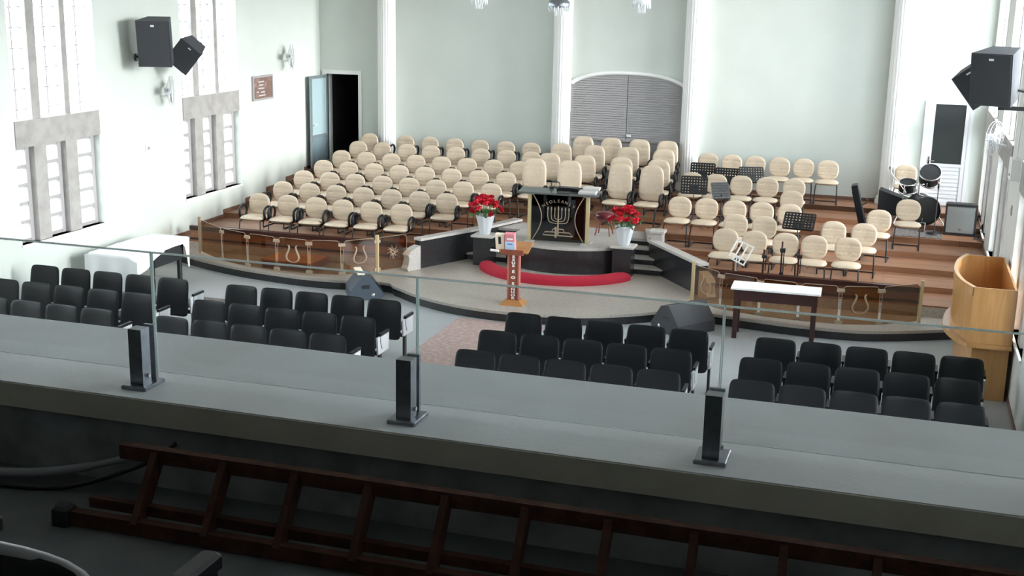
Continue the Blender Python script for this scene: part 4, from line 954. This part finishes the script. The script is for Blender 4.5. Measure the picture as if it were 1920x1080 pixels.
for i, x in enumerate(PX):
    ps = thing('post', '', ''); ps.parent = rl; 
    for kkey in ('label', 'category'): del ps[kkey]
    ps.location = (x, 3.72, LZ)
    MB().cbox(-.052, .052, -.055, .075, 0, .014, .003).build('base_plate', 'steel', ps)
    MB().box(-.027, .027, -.030, .022, .014, .222).build('square_tube', 'steel', ps)
    MB().box(-.022, .022, .060, .075, .014, .218).build('back_plate', 'steel', ps)
    for z in (.06, .18): MB().cyl((0, .02, z), (0, .09, z), .012, 8).build('bolt', 'chrome', ps)
    MB().cyl((.027, 0, .045), (.036, 0, .045), .008, 8).build('bolt', 'chrome', ps)
for i, (a, c) in enumerate(zip(PX, PX[1:])):
    z0, z1 = LZ + .03, LZ + .478
    p = MB().box(a + .002, c - .002, GY - .005, GY + .005, z0, z1).build('glass_pane', 'clear', rl)
    b = MB(); b.box(a + .002, c - .002, GY - .0054, GY + .0054, z1, z1 + .005); b.box(a + .006, c - .006, GY - .004, GY + .004, z0 - .002, z0); b.box(c - .004, c - .001, GY - .0054, GY + .0054, z0, z1); b.box(a + .001, a + .004, GY - .0054, GY + .0054, z0, z1); b.build('polished_edge', 'rim', p)

# rusty ladder leaning on the low parapet
ld = thing('rusty_ladder', 'long rusty steel ladder lying on its side against the balcony parapet', 'ladder')
x0, x1 = -2.56, 1.5
yb, zb, yt, zt = 3.27, FZ + .028, 3.42, FZ + .226
for (y, z, xa) in ((yb, zb, x0), (yt, zt, x0 + .12)): MB().box(xa, x1, y - .018, y + .018, z - .025, z + .025).build('rail', 'rust', ld)
MB().box(x0 + .05, x1, yb + .045, yb + .075, zb + .02, zb + .055).build('inner_rail', 'rust', ld)
n = 15
for k in range(n):
    x = x0 + .25 + k * .262
    if x > x1 - .1: break
    a = Vector((x + .015, yb, zb)); c = Vector((x + .01, yt, zt)); d = (c - a); L = d.length
    rot = d.to_track_quat('Z', 'Y').to_matrix().to_4x4(); tf = T(a) @ rot
    MB().box(-.012, .012, -.03, .03, 0, L, tf).build('rung', 'rust', ld)
MB().cbox(x0 - .05, x0 + .02, yb - .04, yb + .03, FZ, FZ + .07, .012).build('rubber_foot', 'blackm', ld)
# hose and cable
tag(MB().tube(smoothline([(-3.6, 3.44, FZ + .03), (-3.05, 3.50, FZ + .03), (-2.75, 3.56, FZ + .06), (-2.45, 3.60, FZ + .15)], 8), [.017] * 18 + [.013] * 7, 8).build('grey_hose', 'hose'), 'pale grey hose running along the parapet to the ladder', 'hose')
tag(MB().tube(smoothline([(-3.6, 3.40, FZ + .012), (-3.0, 3.44, FZ + .012), (-2.72, 3.50, FZ + .02), (-2.45, 3.57, FZ + .12), (-2.34, 3.59, FZ + .2)], 8), .009, 6).build('black_cable', 'blackm'), 'thin black cable beside the grey hose', 'cable')
# two seats in the balcony's front row
S_bal = seat_proto('balcony_chair', True, False)
S_bal.scale = (1, 1, .953); S_bal.location = (-1.485, 1.60, FZ); S_bal['label'] = 'dark balcony seat with grey trimmed back in the near left corner'; S_bal['group'] = 'balcony seats'
q = dup(S_bal, (-.90, 1.56, FZ), 0, 'dark balcony seat right of the corner seat, only its back corner visible', 'balcony seats')
q = dup(S_bal, (-2.02, 1.60, FZ), 0, 'dark balcony seat left of the corner seat, only its armrest visible', 'balcony seats')
